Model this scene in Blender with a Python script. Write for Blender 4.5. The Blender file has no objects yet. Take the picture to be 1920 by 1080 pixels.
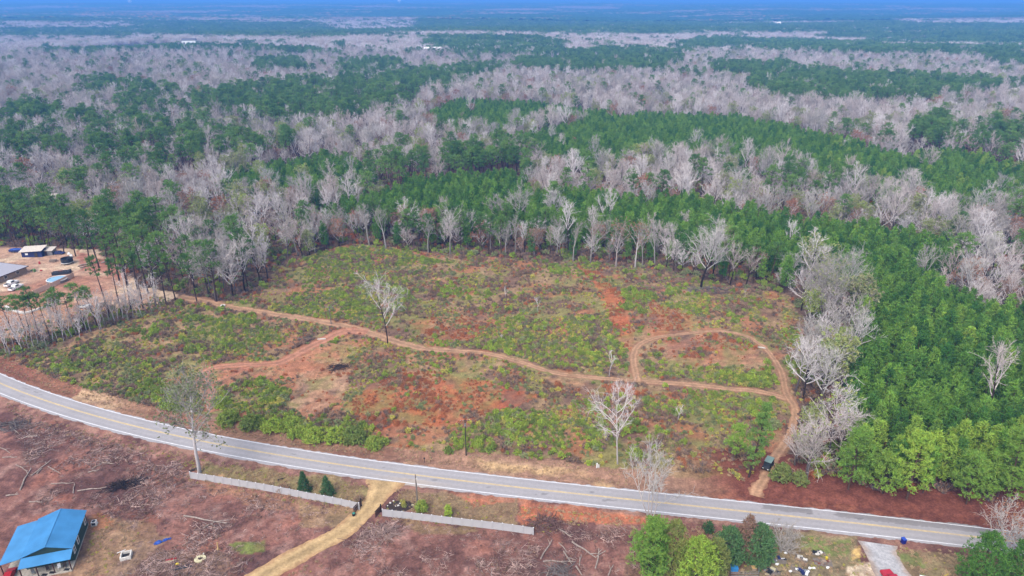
import bpy, bmesh, math, random
import numpy as np
from mathutils import Vector, Matrix
rng = np.random.default_rng(7)
random.seed(7)
R = math.radians
scene = bpy.context.scene
COL = scene.collection
# ------------------------------------------------------------------ camera, sky, sun, exposure
CAM_H = 100.0
PITCH = math.atan(540 / 1280)
cam_data = bpy.data.cameras.new('camera')
cam_data.sensor_width = 36; cam_data.lens = 24
cam_data.clip_start = 0.5; cam_data.clip_end = 60000
cam = bpy.data.objects.new('camera', cam_data); COL.objects.link(cam)
cam.location = (0, 0, CAM_H); cam.rotation_euler = (math.pi / 2 - PITCH, 0, 0)
scene.camera = cam
SUN_EL, SUN_AZ = R(52), R(-150)          # azimuth measured clockwise from +Y; behind the camera and to the left
world = bpy.data.worlds.new('World'); scene.world = world; world.use_nodes = True
wn = world.node_tree.nodes; wl = world.node_tree.links
bg = wn['Background']; sky = wn.new('ShaderNodeTexSky')
sky.sky_type = 'NISHITA'; sky.sun_disc = False
sky.sun_elevation = SUN_EL; sky.sun_rotation = SUN_AZ
sky.air_density = 1.0; sky.dust_density = 2.5; sky.ozone_density = 1.0; sky.altitude = 150
hsv = wn.new('ShaderNodeHueSaturation'); hsv.inputs['Saturation'].default_value = .55
wl.new(sky.outputs[0], hsv.inputs['Color']); wl.new(hsv.outputs[0], bg.inputs[0]); bg.inputs[1].default_value = 0.15
sun_data = bpy.data.lights.new('sun', 'SUN'); sun_data.energy = 1.5; sun_data.angle = R(35); sun_data.color = (1, .93, .84)
sun = bpy.data.objects.new('sun', sun_data); COL.objects.link(sun)
sd = Vector((math.sin(SUN_AZ) * math.cos(SUN_EL), math.cos(SUN_AZ) * math.cos(SUN_EL), math.sin(SUN_EL)))
sun.rotation_euler = sd.to_track_quat('Z', 'Y').to_euler(); sun.location = (0, -50, 300)
scene.view_settings.view_transform = 'Standard'; scene.view_settings.look = 'None'
scene.view_settings.gamma = 1; scene.view_settings.exposure = 1.2
scene.cycles.max_bounces = 5; scene.cycles.diffuse_bounces = 2; scene.cycles.glossy_bounces = 2
scene.cycles.transmission_bounces = 2; scene.cycles.transparent_max_bounces = 6; scene.cycles.volume_bounces = 0
scene.cycles.use_denoising = True

# ------------------------------------------------------------------ projection helpers (layout is measured on the photograph, placed on real ground)
F = 1280.0; cp, sp = math.cos(PITCH), math.sin(PITCH)
def G(px, py, z=0.0):
    px = np.asarray(px, float); py = np.asarray(py, float)
    y = (540 - py) / F; dz = -sp + y * cp
    t = (z - CAM_H) / dz
    return (px - 960) / F * t, (cp + y * sp) * t
def g2(px, py, z=0.0):
    a, b = G(px, py, z); return float(a), float(b)
def PX(x, y, z=0.0):
    dz = z - CAM_H; d = y * cp - dz * sp; u = y * sp + dz * cp
    d = np.maximum(d, 1e-3)
    return 960 + F * x / d, 540 - F * u / d
def hgt(bx, by, ty):
    """height of an upright thing whose base is at pixel (bx,by) and whose top is at row ty"""
    x, y = g2(bx, by); yy = (540 - ty) / F
    k = (sp - yy * cp) / (cp + yy * sp)
    return CAM_H - y * k
def lin(r, g, b, k=0.5):
    def c(v):
        v /= 255.0
        return (v / 12.92 if v <= .04045 else ((v + .055) / 1.055) ** 2.4) * k
    return (c(r), c(g), c(b))
# ------------------------------------------------------------------ noise
def _h(i, j, s):
    n = (i.astype(np.int64) * 374761393 + j.astype(np.int64) * 668265263 + s * 1442695041) & 0x7fffffff
    n = ((n ^ (n >> 13)) * 1274126177) & 0x7fffffff
    n = (n ^ (n >> 16)) * 1103515245 & 0x7fffffff
    return ((n >> 7) & 0xffff) / 65535.0
def vn(x, y, s=0):
    x = np.asarray(x, float); y = np.asarray(y, float)
    i = np.floor(x); j = np.floor(y); fx = x - i; fy = y - j
    fx = fx * fx * (3 - 2 * fx); fy = fy * fy * (3 - 2 * fy)
    return (_h(i, j, s) * (1 - fx) + _h(i + 1, j, s) * fx) * (1 - fy) + (_h(i, j + 1, s) * (1 - fx) + _h(i + 1, j + 1, s) * fx) * fy
def fbm(x, y, L, o=3, s=0):
    v = 0; a = 1; t = 0
    for k in range(o):
        v = v + a * vn(np.asarray(x) / L + 17.3 * k, np.asarray(y) / L - 9.1 * k, s + k * 31); t += a; a *= .5; L *= .5
    return v / t
def sst(a, b, x):
    t = np.clip((np.asarray(x, float) - a) / (b - a), 0, 1); return t * t * (3 - 2 * t)
def inpoly(px, py, poly):
    px = np.asarray(px, float); py = np.asarray(py, float)
    r = np.zeros(px.shape, bool); n = len(poly)
    for i in range(n):
        x1, y1 = poly[i]; x2, y2 = poly[(i + 1) % n]
        if y1 == y2: continue
        c = ((y1 > py) != (y2 > py)) & (px < (x2 - x1) * (py - y1) / (y2 - y1) + x1)
        r ^= c
    return r
# ------------------------------------------------------------------ road line (fit to the photograph's edge lines; 6.0 m between them)
_N = [(0,703),(100,737),(170,760),(326,801),(480,831),(518,838),(695,864),(840,881),(1060,905),(1160,915),(1300,932),(1440,947),(1540,957),(1680,970),(1820,987),(1920,998)]
_S = [(0,738),(68,760),(207,804),(355,840),(480,864),(607,881),(680,894),(820,913),(1006,933),(1060,941),(1160,953),(1244,961),(1540,994),(1795,1022)]
_n = np.array(G(*np.array(_N, float).T)); _s = np.array(G(*np.array(_S, float).T))
_c = (np.polyfit(_n[0], _n[1], 4) + np.polyfit(_s[0], _s[1], 4)) / 2
_d = np.polyder(_c)
def roady(x):
    x = np.asarray(x, float); xc = np.clip(x, -155, 120)
    return np.polyval(_c, xc) + np.polyval(_d, xc) * (x - xc)
def rslope(x): return np.polyval(_d, np.clip(x, -155, 120))
def rdist(x, y): return (np.asarray(y) - roady(x)) / np.sqrt(1 + rslope(x) ** 2)
# ------------------------------------------------------------------ terrain height
def terr(x, y):
    x = np.asarray(x, float); y = np.asarray(y, float)
    d = rdist(x, y)
    near = (fbm(x, y, 14, 2, 5) - .5) * .5 * sst(5, 14, np.abs(d)) * (1 - sst(500, 700, y))
    dip = -.35 * np.exp(-((d - 6.2) / 1.3) ** 2) * (1 - sst(500, 700, y))
    a = sst(430, 1500, y)
    far = ((fbm(x, y, 900, 3, 11) - .5) * 34 - 3) * a + (fbm(x, y, 3000, 2, 19) - .5) * 18 * sst(3500, 6000, y) + 44 * sst(3900, 7600, y)
    return near + dip + far
def tz(x, y): return float(terr(np.array([x]), np.array([y]))[0])
# ------------------------------------------------------------------ layout polygons, in photograph pixels
FIELD = [(30,672),(150,628),(260,598),(350,572),(430,565),(490,548),(520,505),(600,472),(650,457),(700,460),(800,474),(900,480),(1000,489),(1100,492),(1200,502),(1300,520),(1400,540),(1480,555),(1505,590),(1505,700),(1495,770),(1480,850),(1450,905),(1300,892),(1200,880),(1100,868),(900,850),(700,838),(560,825),(450,800),(300,772),(150,728),(40,690)]
YARD = [(-200,470),(60,462),(185,470),(220,500),(262,535),(330,552),(352,566),(300,585),(240,585),(150,612),(60,640),(-200,650)]
STRIP = [(-120,700),(-120,640),(60,610),(200,570),(330,556),(345,572),(260,600),(150,632),(40,675)]
# pine blocks at canopy height: (polygon, share of pine, planted?)
PINES = [
 ([(1045,345),(1130,352),(1200,365),(1310,372),(1400,388),(1500,400),(1650,415),(1790,450),(1835,482),(1760,492),(1680,485),(1640,498),(1560,474),(1480,482),(1400,465),(1310,450),(1240,452),(1120,438),(1040,420)], .985, 1),
 ([(1575,520),(1600,482),(1660,488),(1720,512),(1800,545),(1960,575),(2400,640),(2400,1300),(1555,1100),(1555,800),(1590,640),(1590,560)], .996, 1),
 ([(640,372),(700,368),(780,326),(860,318),(960,318),(1010,330),(1025,360),(1040,400),(1100,398),(1290,445),(1300,505),(1100,480),(900,455),(700,440),(600,450),(590,400)], .985, 1),
 ([(840,292),(930,286),(1000,300),(1010,330),(840,322)], .95, 0),
 ([(405,318),(500,302),(560,292),(640,278),(685,310),(692,340),(640,366),(560,362),(500,352),(420,334)], .9, 1),
 ([(700,302),(740,292),(805,297),(812,322),(760,342),(696,336)], .95, 0),
 ([(880,255),(1000,242),(1050,228),(1120,212),(1250,208),(1400,215),(1500,236),(1600,258),(1690,286),(1720,270),(1800,276),(1960,310),(1960,372),(1850,388),(1760,384),(1700,356),(1600,345),(1560,328),(1500,312),(1400,297),(1300,285),(1200,290),(1150,302),(1100,292),(1000,282),(900,268)], .985, 1),
 ([(795,205),(850,183),(1000,190),(1100,200),(1150,206),(1100,216),(1000,222),(950,238),(850,242),(805,232)], .985, 1),
 ([(1700,228),(1770,230),(1792,262),(1710,276)], .95, 0),
 ([(1840,238),(1960,242),(1960,320),(1800,300)], .75, 0),
 ([(1420,140),(1500,138),(1700,145),(1850,155),(1885,168),(1800,185),(1700,191),(1550,196),(1450,186),(1400,165)], .9, 0),
 ([(960,117),(1150,107),(1240,124),(1255,138),(1100,139),(960,133)], .92, 0),
 ([(1330,124),(1480,123),(1510,140),(1340,142)], .9, 0),
 ([(360,184),(480,166),(560,155),(700,150),(760,140),(900,127),(965,124),(900,147),(800,171),(760,192),(700,216),(620,230),(520,235),(470,217),(400,197)], .85, 0),
 ([(0,207),(60,203),(150,214),(185,231),(0,232)], .9, 0),
 ([(160,153),(250,155),(310,170),(180,182)], .85, 0),
 ([(0,262),(60,248),(130,240),(230,225),(310,232),(400,235),(480,268),(560,250),(565,282),(420,302),(330,314),(250,322),(200,312),(100,290),(0,292)], .62, 0),
 ([(-200,400),(20,378),(60,384),(130,425),(200,398),(270,405),(330,412),(350,450),(345,560),(-200,560)], .8, 0),
 ([(475,118),(560,115),(572,135),(480,136)], .85, 0),
 ([(635,120),(740,115),(765,135),(640,146)], .85, 0),
 ([(1130,95),(1200,90),(1272,104),(1282,126),(1140,108)], .9, 0),
 ([(150,340),(200,340),(205,370),(150,375)], .8, 0),
 ([(1270,98),(1300,74),(1500,76),(1640,86),(1900,90),(1960,96),(1960,108),(1800,108),(1600,104),(1400,90)], .9, 0),
 ([(1840,110),(1960,104),(1960,128),(1850,124)], .9, 0),
 ([(1270,64),(1550,62),(1552,77),(1270,74)], .05, 0), ([(1680,38),(1960,36),(1960,47),(1690,46)], .05, 0), ([(1200,46),(1960,48),(1960,62),(1200,62)], .92, 0),
 ([(1250,140),(1300,95),(1500,100),(1700,112),(1960,128),(1960,165),(1880,160),(1700,143),(1500,136)], .06, 0),
 ([(800,72),(900,68),(1000,72),(1060,80),(1050,100),(880,102),(800,95)], .85, 0), ([(640,76),(800,74),(860,102),(700,112),(600,100)], .06, 0), ([(1050,76),(1150,74),(1270,90),(1130,92),(1060,100)], .05, 0),
 ([(780,40),(960,38),(1200,42),(1200,62),(780,62)], .88, 0), ([(560,38),(780,36),(780,56),(640,60)], .1, 0), ([(250,46),(640,44),(640,72),(400,70),(250,66)], .85, 0), ([(-200,42),(250,42),(250,54),(-200,56)], .08, 0), ([(-200,56),(250,56),(250,70),(-200,70)], .8, 0),
 ([(-200,70),(420,68),(640,74),(640,94),(400,88),(200,88),(-200,112)], .06, 0),
 ([(-200,118),(150,106),(420,94),(520,104),(640,108),(860,106),(900,124),(700,148),(560,154),(480,164),(350,182),(310,168),(160,152),(0,200),(-200,204)], .05, 0),
 ([(1150,205),(1250,140),(1400,165),(1450,188),(1700,192),(1880,172),(1960,170),(1960,236),(1840,236),(1700,226),(1600,256),(1500,234),(1250,206)], .03, 0),
 ([(960,133),(1255,138),(1150,205),(1000,188),(860,182),(900,147)], .04, 0),
]
FAR_MEADOW = [[(-300,112),(60,105),(130,96),(240,86),(400,87),(420,96),(300,100),(150,108),(0,118),(-300,122)], [(430,96),(560,95),(650,102),(640,108),(520,104)]]
def pine_class(x, y, z):
    """share of pine and whether planted, at a world position (canopy level)"""
    w = 9 * (1 - sst(400, 1500, y)) + .012 * y * sst(400, 1500, y)
    jx = (fbm(x, y, 30, 2, 61) - .5) * 2 * w; jy = (fbm(x, y, 30, 2, 62) - .5) * 2 * w
    px, py = PX(x + jx, y + jy, z + 11)
    sh = np.full(px.shape, -1.0); pl = np.zeros(px.shape, int)
    for poly, s, p in PINES:
        m = inpoly(px, py, poly) & (sh < 0)
        sh[m] = s; pl[m] = p
    rest = sh < 0
    ang = fbm(x * .45, y, 260, 3, 71)
    sh[rest] = np.where(y > 1250, sst(.45, .53, ang) * .88 + .06, .07 + .4 * sst(.62, .72, fbm(x, y, 70, 2, 73)))[rest]
    far = y > 2000
    sh[rest & far] = (sst(.38, .47, ang) * .92 + .05)[rest & far]
    return sh, pl
# ------------------------------------------------------------------ mesh and object helpers
def mesh_np(name, V, Fc, mats, mi=None, col=None, smooth=False):
    """V (n,3), Fc: list of int arrays each (m,k) with the same k per array"""
    me = bpy.data.meshes.new(name)
    V = np.asarray(V, np.float32)
    me.vertices.add(len(V)); me.vertices.foreach_set('co', V.ravel())
    loops = np.concatenate([f.ravel() for f in Fc]).astype(np.int32)
    cnt = np.concatenate([np.full(len(f), f.shape[1]) for f in Fc]).astype(np.int32)
    st = np.concatenate([[0], np.cumsum(cnt)[:-1]]).astype(np.int32)
    me.loops.add(len(loops)); me.loops.foreach_set('vertex_index', loops)
    me.polygons.add(len(cnt)); me.polygons.foreach_set('loop_start', st); me.polygons.foreach_set('loop_total', cnt)
    for m in mats: me.materials.append(m)
    if mi is not None: me.polygons.foreach_set('material_index', np.asarray(mi, np.int32))
    if smooth: me.polygons.foreach_set('use_smooth', np.ones(len(cnt), bool))
    if col is not None:
        a = me.color_attributes.new('tint', 'FLOAT_COLOR', 'POINT')
        c = np.ones((len(V), 4), np.float32); c[:, :3] = col
        a.data.foreach_set('color', c.ravel())
    me.update(calc_edges=True); me.validate()
    return me
class MB:
    def __init__(s): s.v = []; s.f = []
    def add(s, vs, fs):
        o = len(s.v); s.v += [tuple(v) for v in vs]; s.f += [tuple(i + o for i in f) for f in fs]; return s
    def box(s, c, d, rz=0, rx=0, ry=0, taper=1.0):
        m = Matrix.Translation(c) @ Matrix.Rotation(rz, 4, 'Z') @ Matrix.Rotation(ry, 4, 'Y') @ Matrix.Rotation(rx, 4, 'X')
        vs = []
        for z in (-1, 1):
            t = taper if z > 0 else 1
            for a, b in ((-1, -1), (1, -1), (1, 1), (-1, 1)): vs.append(m @ Vector((a * d[0] / 2 * t, b * d[1] / 2 * t, z * d[2] / 2)))
        return s.add(vs, [(3, 2, 1, 0), (4, 5, 6, 7), (0, 1, 5, 4), (1, 2, 6, 5), (2, 3, 7, 6), (3, 0, 4, 7)])
    def tube(s, pts, rad, n=6, cap=True):
        pts = [Vector(p) for p in pts]; o = len(s.v); k = len(pts)
        for i, p in enumerate(pts):
            d = (pts[min(i + 1, k - 1)] - pts[max(i - 1, 0)]).normalized()
            a = d.cross(Vector((.31, .2, .93))); a = a.normalized() if a.length > 1e-3 else Vector((1, 0, 0)); b = d.cross(a)
            r = rad[i] if hasattr(rad, '__len__') else rad
            for j in range(n):
                t = 2 * math.pi * j / n; s.v.append(tuple(p + (a * math.cos(t) + b * math.sin(t)) * r))
        for i in range(k - 1):
            for j in range(n):
                s.f.append((o + i * n + j, o + i * n + (j + 1) % n, o + (i + 1) * n + (j + 1) % n, o + (i + 1) * n + j))
        if cap:
            s.f.append(tuple(o + j for j in reversed(range(n)))); s.f.append(tuple(o + (k - 1) * n + j for j in range(n)))
        return s
    def prism(s, poly, z0, z1):
        o = len(s.v); n = len(poly)
        s.v += [(x, y, z0) for x, y in poly] + [(x, y, z1) for x, y in poly]
        s.f += [tuple(o + i for i in reversed(range(n))), tuple(o + n + i for i in range(n))]
        s.f += [(o + i, o + (i + 1) % n, o + n + (i + 1) % n, o + n + i) for i in range(n)]
        return s
    def lathe(s, prof, n=16, c=(0, 0, 0), ring=False):
        o = len(s.v); k = len(prof)
        for r, z in prof:
            for j in range(n):
                t = 2 * math.pi * j / n; s.v.append((c[0] + r * math.cos(t), c[1] + r * math.sin(t), c[2] + z))
        for i in range(k - 1):
            for j in range(n): s.f.append((o + i * n + j, o + i * n + (j + 1) % n, o + (i + 1) * n + (j + 1) % n, o + (i + 1) * n + j))
        if ring: s.f += [(o + (k - 1) * n + j, o + (k - 1) * n + (j + 1) % n, o + (j + 1) % n, o + j) for j in range(n)]
        else: s.f.append(tuple(o + j for j in reversed(range(n)))); s.f.append(tuple(o + (k - 1) * n + j for j in range(n)))
        return s
    def slab(s, quad, t):
        """thick sheet from four top corners, thickness t along the normal (downwards)"""
        q = [Vector(p) for p in quad]; nn = (q[1] - q[0]).cross(q[2] - q[0]).normalized() * t
        if nn.z < 0: nn = -nn
        vs = q + [p - nn for p in q]
        return s.add(vs, [(0, 1, 2, 3), (7, 6, 5, 4), (0, 4, 5, 1), (1, 5, 6, 2), (2, 6, 7, 3), (3, 7, 4, 0)])
    def blob(s, c, r, seed=0, rough=.25, n=2):
        bm = bmesh.new(); bmesh.ops.create_icosphere(bm, subdivisions=n, radius=1)
        rr = random.Random(seed); ph = [rr.uniform(0, 6.28) for _ in range(6)]
        for v in bm.verts:
            k = 1 + rough * (math.sin(v.co.x * 3 + ph[0]) * math.sin(v.co.y * 3.3 + ph[1]) + .6 * math.sin(v.co.z * 5 + ph[2] + v.co.x * 4))
            v.co = Vector((v.co.x * r[0] * k, v.co.y * r[1] * k, v.co.z * r[2] * k)) + Vector(c)
        bm.verts.ensure_lookup_table()
        s.add([v.co[:] for v in bm.verts], [tuple(q.index for q in f.verts) for f in bm.faces]); bm.free(); return s
    def mesh(s, name, m, smooth=False):
        me = bpy.data.meshes.new(name); me.from_pydata(s.v, [], s.f)
        me.materials.append(m)
        bm = bmesh.new(); bm.from_mesh(me); bmesh.ops.recalc_face_normals(bm, faces=bm.faces); bm.to_mesh(me); bm.free()
        if smooth:
            for p in me.polygons: p.use_smooth = True
        me.update(); return me
    def build(s, name, m, parent=None, loc=None, smooth=False):
        return obj(name, s.mesh(name, m, smooth), parent, loc)
def obj(name, me, parent=None, loc=None, rz=0, sc=None):
    o = bpy.data.objects.new(name, me); COL.objects.link(o)
    if parent is not None: o.parent = parent
    if loc is not None: o.location = loc
    if rz: o.rotation_euler = (0, 0, rz)
    if sc is not None: o.scale = (sc, sc, sc) if not hasattr(sc, '__len__') else sc
    return o
def tag(o, label, cat, group=None):
    o['label'] = label; o['category'] = cat
    if group: o['group'] = group
    return o
def thing(name, label, cat, loc=(0, 0, 0), rz=0, group=None):
    o = bpy.data.objects.new(name, None); COL.objects.link(o); o.empty_display_size = .3
    o.location = loc; o.rotation_euler = (0, 0, rz); return tag(o, label, cat, group)
def at(px, py, dz=0):
    x, y = g2(px, py); return (x, y, tz(x, y) + dz)
# ------------------------------------------------------------------ materials
def mat(name, col, rough=.8, var=.25, scale=3.0, bump=.0, spec=.3, metal=0, col2=None):
    m = bpy.data.materials.new(name); m.use_nodes = True; n = m.node_tree.nodes; l = m.node_tree.links
    b = n['Principled BSDF']; b.inputs['Roughness'].default_value = rough
    b.inputs['Specular IOR Level'].default_value = spec; b.inputs['Metallic'].default_value = metal
    tc = n.new('ShaderNodeTexCoord'); nz = n.new('ShaderNodeTexNoise'); nz.inputs['Scale'].default_value = scale; nz.inputs['Detail'].default_value = 5
    l.new(tc.outputs['Object'], nz.inputs['Vector'])
    mx = n.new('ShaderNodeMix'); mx.data_type = 'RGBA'
    c2 = col2 or tuple(c * (1 - var) for c in col)
    mx.inputs[6].default_value = (*[min(1, c * (1 + var * .6)) for c in col], 1) if col2 is None else (*col, 1)
    mx.inputs[7].default_value = (*c2, 1)
    rp = n.new('ShaderNodeMapRange'); rp.inputs[1].default_value = .35; rp.inputs[2].default_value = .65
    l.new(nz.outputs[0], rp.inputs[0]); l.new(rp.outputs[0], mx.inputs[0]); l.new(mx.outputs[2], b.inputs['Base Color'])
    if bump:
        bp = n.new('ShaderNodeBump'); bp.inputs['Strength'].default_value = .6; bp.inputs['Distance'].default_value = bump
        l.new(nz.outputs[0], bp.inputs['Height']); l.new(bp.outputs[0], b.inputs['Normal'])
    return m
def mat_tint(name, rough=.95, scales=(1.6, .35), amt=.5, bump=.12, spec=.1):
    """colour from the vertex attribute, broken up by fine procedural noise and relief"""
    m = bpy.data.materials.new(name); m.use_nodes = True; n = m.node_tree.nodes; l = m.node_tree.links
    b = n['Principled BSDF']; b.inputs['Roughness'].default_value = rough; b.inputs['Specular IOR Level'].default_value = spec
    at_ = n.new('ShaderNodeAttribute'); at_.attribute_name = 'tint'
    tc = n.new('ShaderNodeTexCoord'); last = at_.outputs['Color']; hs = None
    for k, s in enumerate(scales):
        nz = n.new('ShaderNodeTexNoise'); nz.inputs['Scale'].default_value = s; nz.inputs['Detail'].default_value = 6; nz.inputs['Roughness'].default_value = .7
        l.new(tc.outputs['Object'], nz.inputs['Vector'])
        mr = n.new('ShaderNodeMapRange'); mr.inputs[1].default_value = .3; mr.inputs[2].default_value = .7
        mr.inputs[3].default_value = 1 - amt; mr.inputs[4].default_value = 1 + amt
        l.new(nz.outputs[0], mr.inputs[0])
        vm = n.new('ShaderNodeVectorMath'); vm.operation = 'SCALE'; l.new(last, vm.inputs[0]); l.new(mr.outputs[0], vm.inputs['Scale']); last = vm.outputs[0]
        if k == 0: hs = nz.outputs[0]
    l.new(last, b.inputs['Base Color'])
    bp = n.new('ShaderNodeBump'); bp.inputs['Strength'].default_value = .8; bp.inputs['Distance'].default_value = bump
    l.new(hs, bp.inputs['Height']); l.new(bp.outputs[0], b.inputs['Normal'])
    return m
def mat_leaf(name, c1, c2, trans=.3, rough=.7, patchy=0.0):
    """foliage: per-plant random between two colours, times the per-leaf tint"""
    m = bpy.data.materials.new(name); m.use_nodes = True; n = m.node_tree.nodes; l = m.node_tree.links
    n.remove(n['Principled BSDF']); out = n['Material Output']
    oi = n.new('ShaderNodeObjectInfo'); mx = n.new('ShaderNodeMix'); mx.data_type = 'RGBA'
    mx.inputs[6].default_value = (*c1, 1); mx.inputs[7].default_value = (*c2, 1)
    fac = oi.outputs['Random']
    l.new(fac, mx.inputs[0])
    at_ = n.new('ShaderNodeAttribute'); at_.attribute_name = 'tint'
    vm = n.new('ShaderNodeVectorMath'); vm.operation = 'MULTIPLY'; l.new(mx.outputs[2], vm.inputs[0]); l.new(at_.outputs['Color'], vm.inputs[1])
    d = n.new('ShaderNodeBsdfDiffuse'); d.inputs['Roughness'].default_value = rough; l.new(vm.outputs[0], d.inputs[0])
    if trans > 0:
        t = n.new('ShaderNodeBsdfTranslucent'); l.new(vm.outputs[0], t.inputs[0])
        ms = n.new('ShaderNodeMixShader'); ms.inputs[0].default_value = trans
        l.new(d.outputs[0], ms.inputs[1]); l.new(t.outputs[0], ms.inputs[2]); l.new(ms.outputs[0], out.inputs[0])
    else: l.new(d.outputs[0], out.inputs[0])
    return m
M = {}
M['ground'] = mat_tint('ground_soil', scales=(2.2, .5), amt=.38, bump=.25)
M['track'] = mat_tint('track_soil', scales=(1.8, .4), amt=.25, bump=.1)
M['canopy'] = mat_tint('far_canopy', scales=(.12, .03), amt=.45, bump=4.0)
# ------------------------------------------------------------------ ground: one sheet to the horizon, soil colours by place
def ground_color(x, y):
    jx = (fbm(x, y, 7, 3, 41) - .5) * 5; jy = (fbm(x, y, 7, 3, 42) - .5) * 5
    px, py = PX(x + jx, y + jy, 0)
    n1 = fbm(x, y, 9, 4, 43); n2 = fbm(x, y, 2.2, 3, 44); n3 = fbm(x, y, 30, 3, 45)
    n4 = vn(x / .9, y / .9, 46)
    C = np.zeros((len(x), 3))
    def put(m, c, a=1.0):
        a = np.asarray(a, float) * np.ones(len(x)); a = (a * m)[:, None]; C[:] = C * (1 - a) + np.array(c) * a
    one = np.ones(len(x))
    put(one, lin(122, 98, 86)); put(one, lin(94, 74, 64), sst(.4, .65, n1))
    put(one * (y > 600), lin(122, 106, 100))
    d = rdist(x, y)
    # field
    fm = inpoly(px, py, FIELD)
    put(fm, lin(170, 140, 106)); put(fm, lin(132, 104, 88), sst(.45, .6, n1)); put(fm, lin(144, 138, 84), sst(.45, .6, fbm(x, y, 6, 3, 51)) * .85)
    put(fm, lin(176, 118, 88), sst(.56, .68, fbm(x, y, 8, 3, 52)) * .8)
    red = lin(186, 108, 72); tan = lin(200, 160, 128)
    for poly, c, a in [
        ([(640,760),(690,725),(780,690),(900,712),(1010,742),(930,775),(800,800),(690,805)], lin(184,100,68), .9),
        ([(370,700),(430,682),(520,676),(580,655),(660,640),(650,672),(540,712),(440,715),(400,745)], lin(200,132,104), .9),
        ([(770,600),(860,592),(935,606),(880,640),(800,640)], lin(184,118,84), .8),
        ([(1070,490),(1130,515),(1165,560),(1190,640),(1195,670),(1160,640),(1140,580),(1105,530)], lin(190,108,72), .95),
        ([(1225,565),(1300,590),(1290,620),(1230,640),(1195,640)], lin(186,122,90), .7),
        ([(1215,650),(1330,622),(1420,650),(1440,680),(1300,690)], lin(186,130,104), .75),
        ([(560,700),(660,672),(640,745),(570,785),(540,760)], lin(190,150,122), .8),
        ([(690,640),(840,680),(960,700),(800,690)], lin(170,112,84), .7),
        ([(1000,705),(1250,735),(1300,755),(1050,735)], lin(176,126,96), .7),
        ([(480,556),(560,545),(570,560),(500,585)], lin(170,120,90), .5),
        ([(1380,820),(1480,790),(1490,870),(1440,900)], lin(180,118,90), .6),
    ]: put(fm & inpoly(px, py, poly), c, a * (.25 + .6 * sst(.35, .6, n2) * sst(.3, .55, fbm(x, y, 5, 3, 57))))
    # verges
    vn_ = (d > 0) & (d < 12 + 5 * (n3 - .5)) & ~(fm & (d > 9))
    vn_ = vn_ & (d < 11.5)
    put(vn_, lin(168, 130, 108)); put(vn_, lin(198, 164, 130), sst(.45, .6, n1) * (1 - sst(7, 10, d))); put(vn_, lin(140, 98, 82), sst(.5, .62, n3) * .7)
    rt = (x > 36) & (d > 0) & (d < 22)
    put(rt, lin(132, 80, 66), sst(36, 52, x)); put(rt & (d < 6), lin(172, 110, 84), sst(.5, .7, n2) * .5)
    st = inpoly(px, py, [(780,872),(1000,892),(1240,925),(1230,905),(1050,880),(900,868)])
    put(st, lin(214, 178, 128), .6 * sst(.35, .6, n1))
    lf = (x < -120) & (d > 0) & (d < 9); put(lf, lin(136, 84, 68), .8)
    # south side: cleared land
    so = d < 0
    put(so, lin(152, 108, 96)); put(so, lin(122, 86, 78), sst(.42, .58, fbm(x, y, 4, 4, 53))); put(so, lin(172, 134, 122), .75 * sst(.54, .7, fbm(x, y, 4, 4, 54)) * sst(.3, .6, n2)); put(so, lin(104, 74, 70), .8 * sst(.58, .7, fbm(x, y, 10, 4, 56)))
    put(so, lin(172, 112, 92), .55 * sst(.6, .72, fbm(x, y, 7, 4, 55)))
    put(so & (d > -8.5) & (x < -72), lin(176, 132, 116), .7 * sst(.3, .6, n2))
    grass = lin(150, 134, 92); dry = lin(172, 144, 116)
    for poly, c, a in [
        ([(385,862),(480,878),(690,908),(690,925),(675,945),(360,892)], grass, .95),
        ([(395,885),(440,890),(450,905),(400,900)], lin(214,170,128), .8),
        ([(755,916),(960,938),(975,990),(850,975),(730,950)], lin(152,130,98), .9),
        ([(830,920),(950,930),(960,950),(880,945)], lin(190,120,92), .9),
        ([(960,935),(1100,955),(1215,968),(1215,985),(1130,985),(980,980)], lin(196,122,90), .95),
        ([(360,898),(670,955),(660,975),(560,960),(400,930)], lin(170,128,100), .7),
        ([(560,935),(670,960),(650,1000),(560,980)], lin(160,138,102), .6),
        ([(730,975),(880,985),(900,1000),(780,1005)], lin(150,128,92), .7),
        ([(165,970),(260,975),(330,1000),(240,1080),(120,1080)], lin(164,134,104), .85),
        ([(170,960),(215,965),(220,985),(165,1000)], lin(176,118,84), .8),
        ([(260,1020),(430,1030),(430,1080),(200,1080)], lin(150,124,104), .7),
        ([(440,1015),(485,1012),(480,1035),(450,1040)], lin(120,138,66), .8),
        ([(1200,985),(1330,990),(1330,1080),(1200,1080)], lin(146,104,84), .8),
        ([(1420,985),(1620,1008),(1630,1100),(1380,1100)], lin(150,138,100), .95),
        ([(1500,1000),(1610,1012),(1600,1040),(1520,1035)], lin(122,138,74), .8),
        ([(1400,1040),(1600,1045),(1600,1100),(1380,1100)], lin(138,122,98), .7),
        ([(1670,1025),(1960,1055),(1960,1110),(1690,1110)], lin(150,134,98), .95),
        ([(1685,1030),(1725,1035),(1730,1060),(1700,1050)], lin(116,138,72), .8),
        ([(1595,1065),(1650,1060),(1655,1100),(1600,1100)], lin(226,204,176), .95),
        ([(1610,1035),(1625,1035),(1628,1050),(1615,1050)], lin(224,186,120), .9),
        ([(1180,1010),(1400,1030),(1400,1110),(1180,1110)], lin(112,96,72), .6),
    ]: put(so & inpoly(px, py, poly), c, a * (.7 + .3 * sst(.3, .6, n2)))
    put(so & (d > -5.2), lin(176, 140, 118), .45 * sst(.3, .7, n2))
    # yard by the grey house
    yd = inpoly(px, py, YARD)
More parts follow.
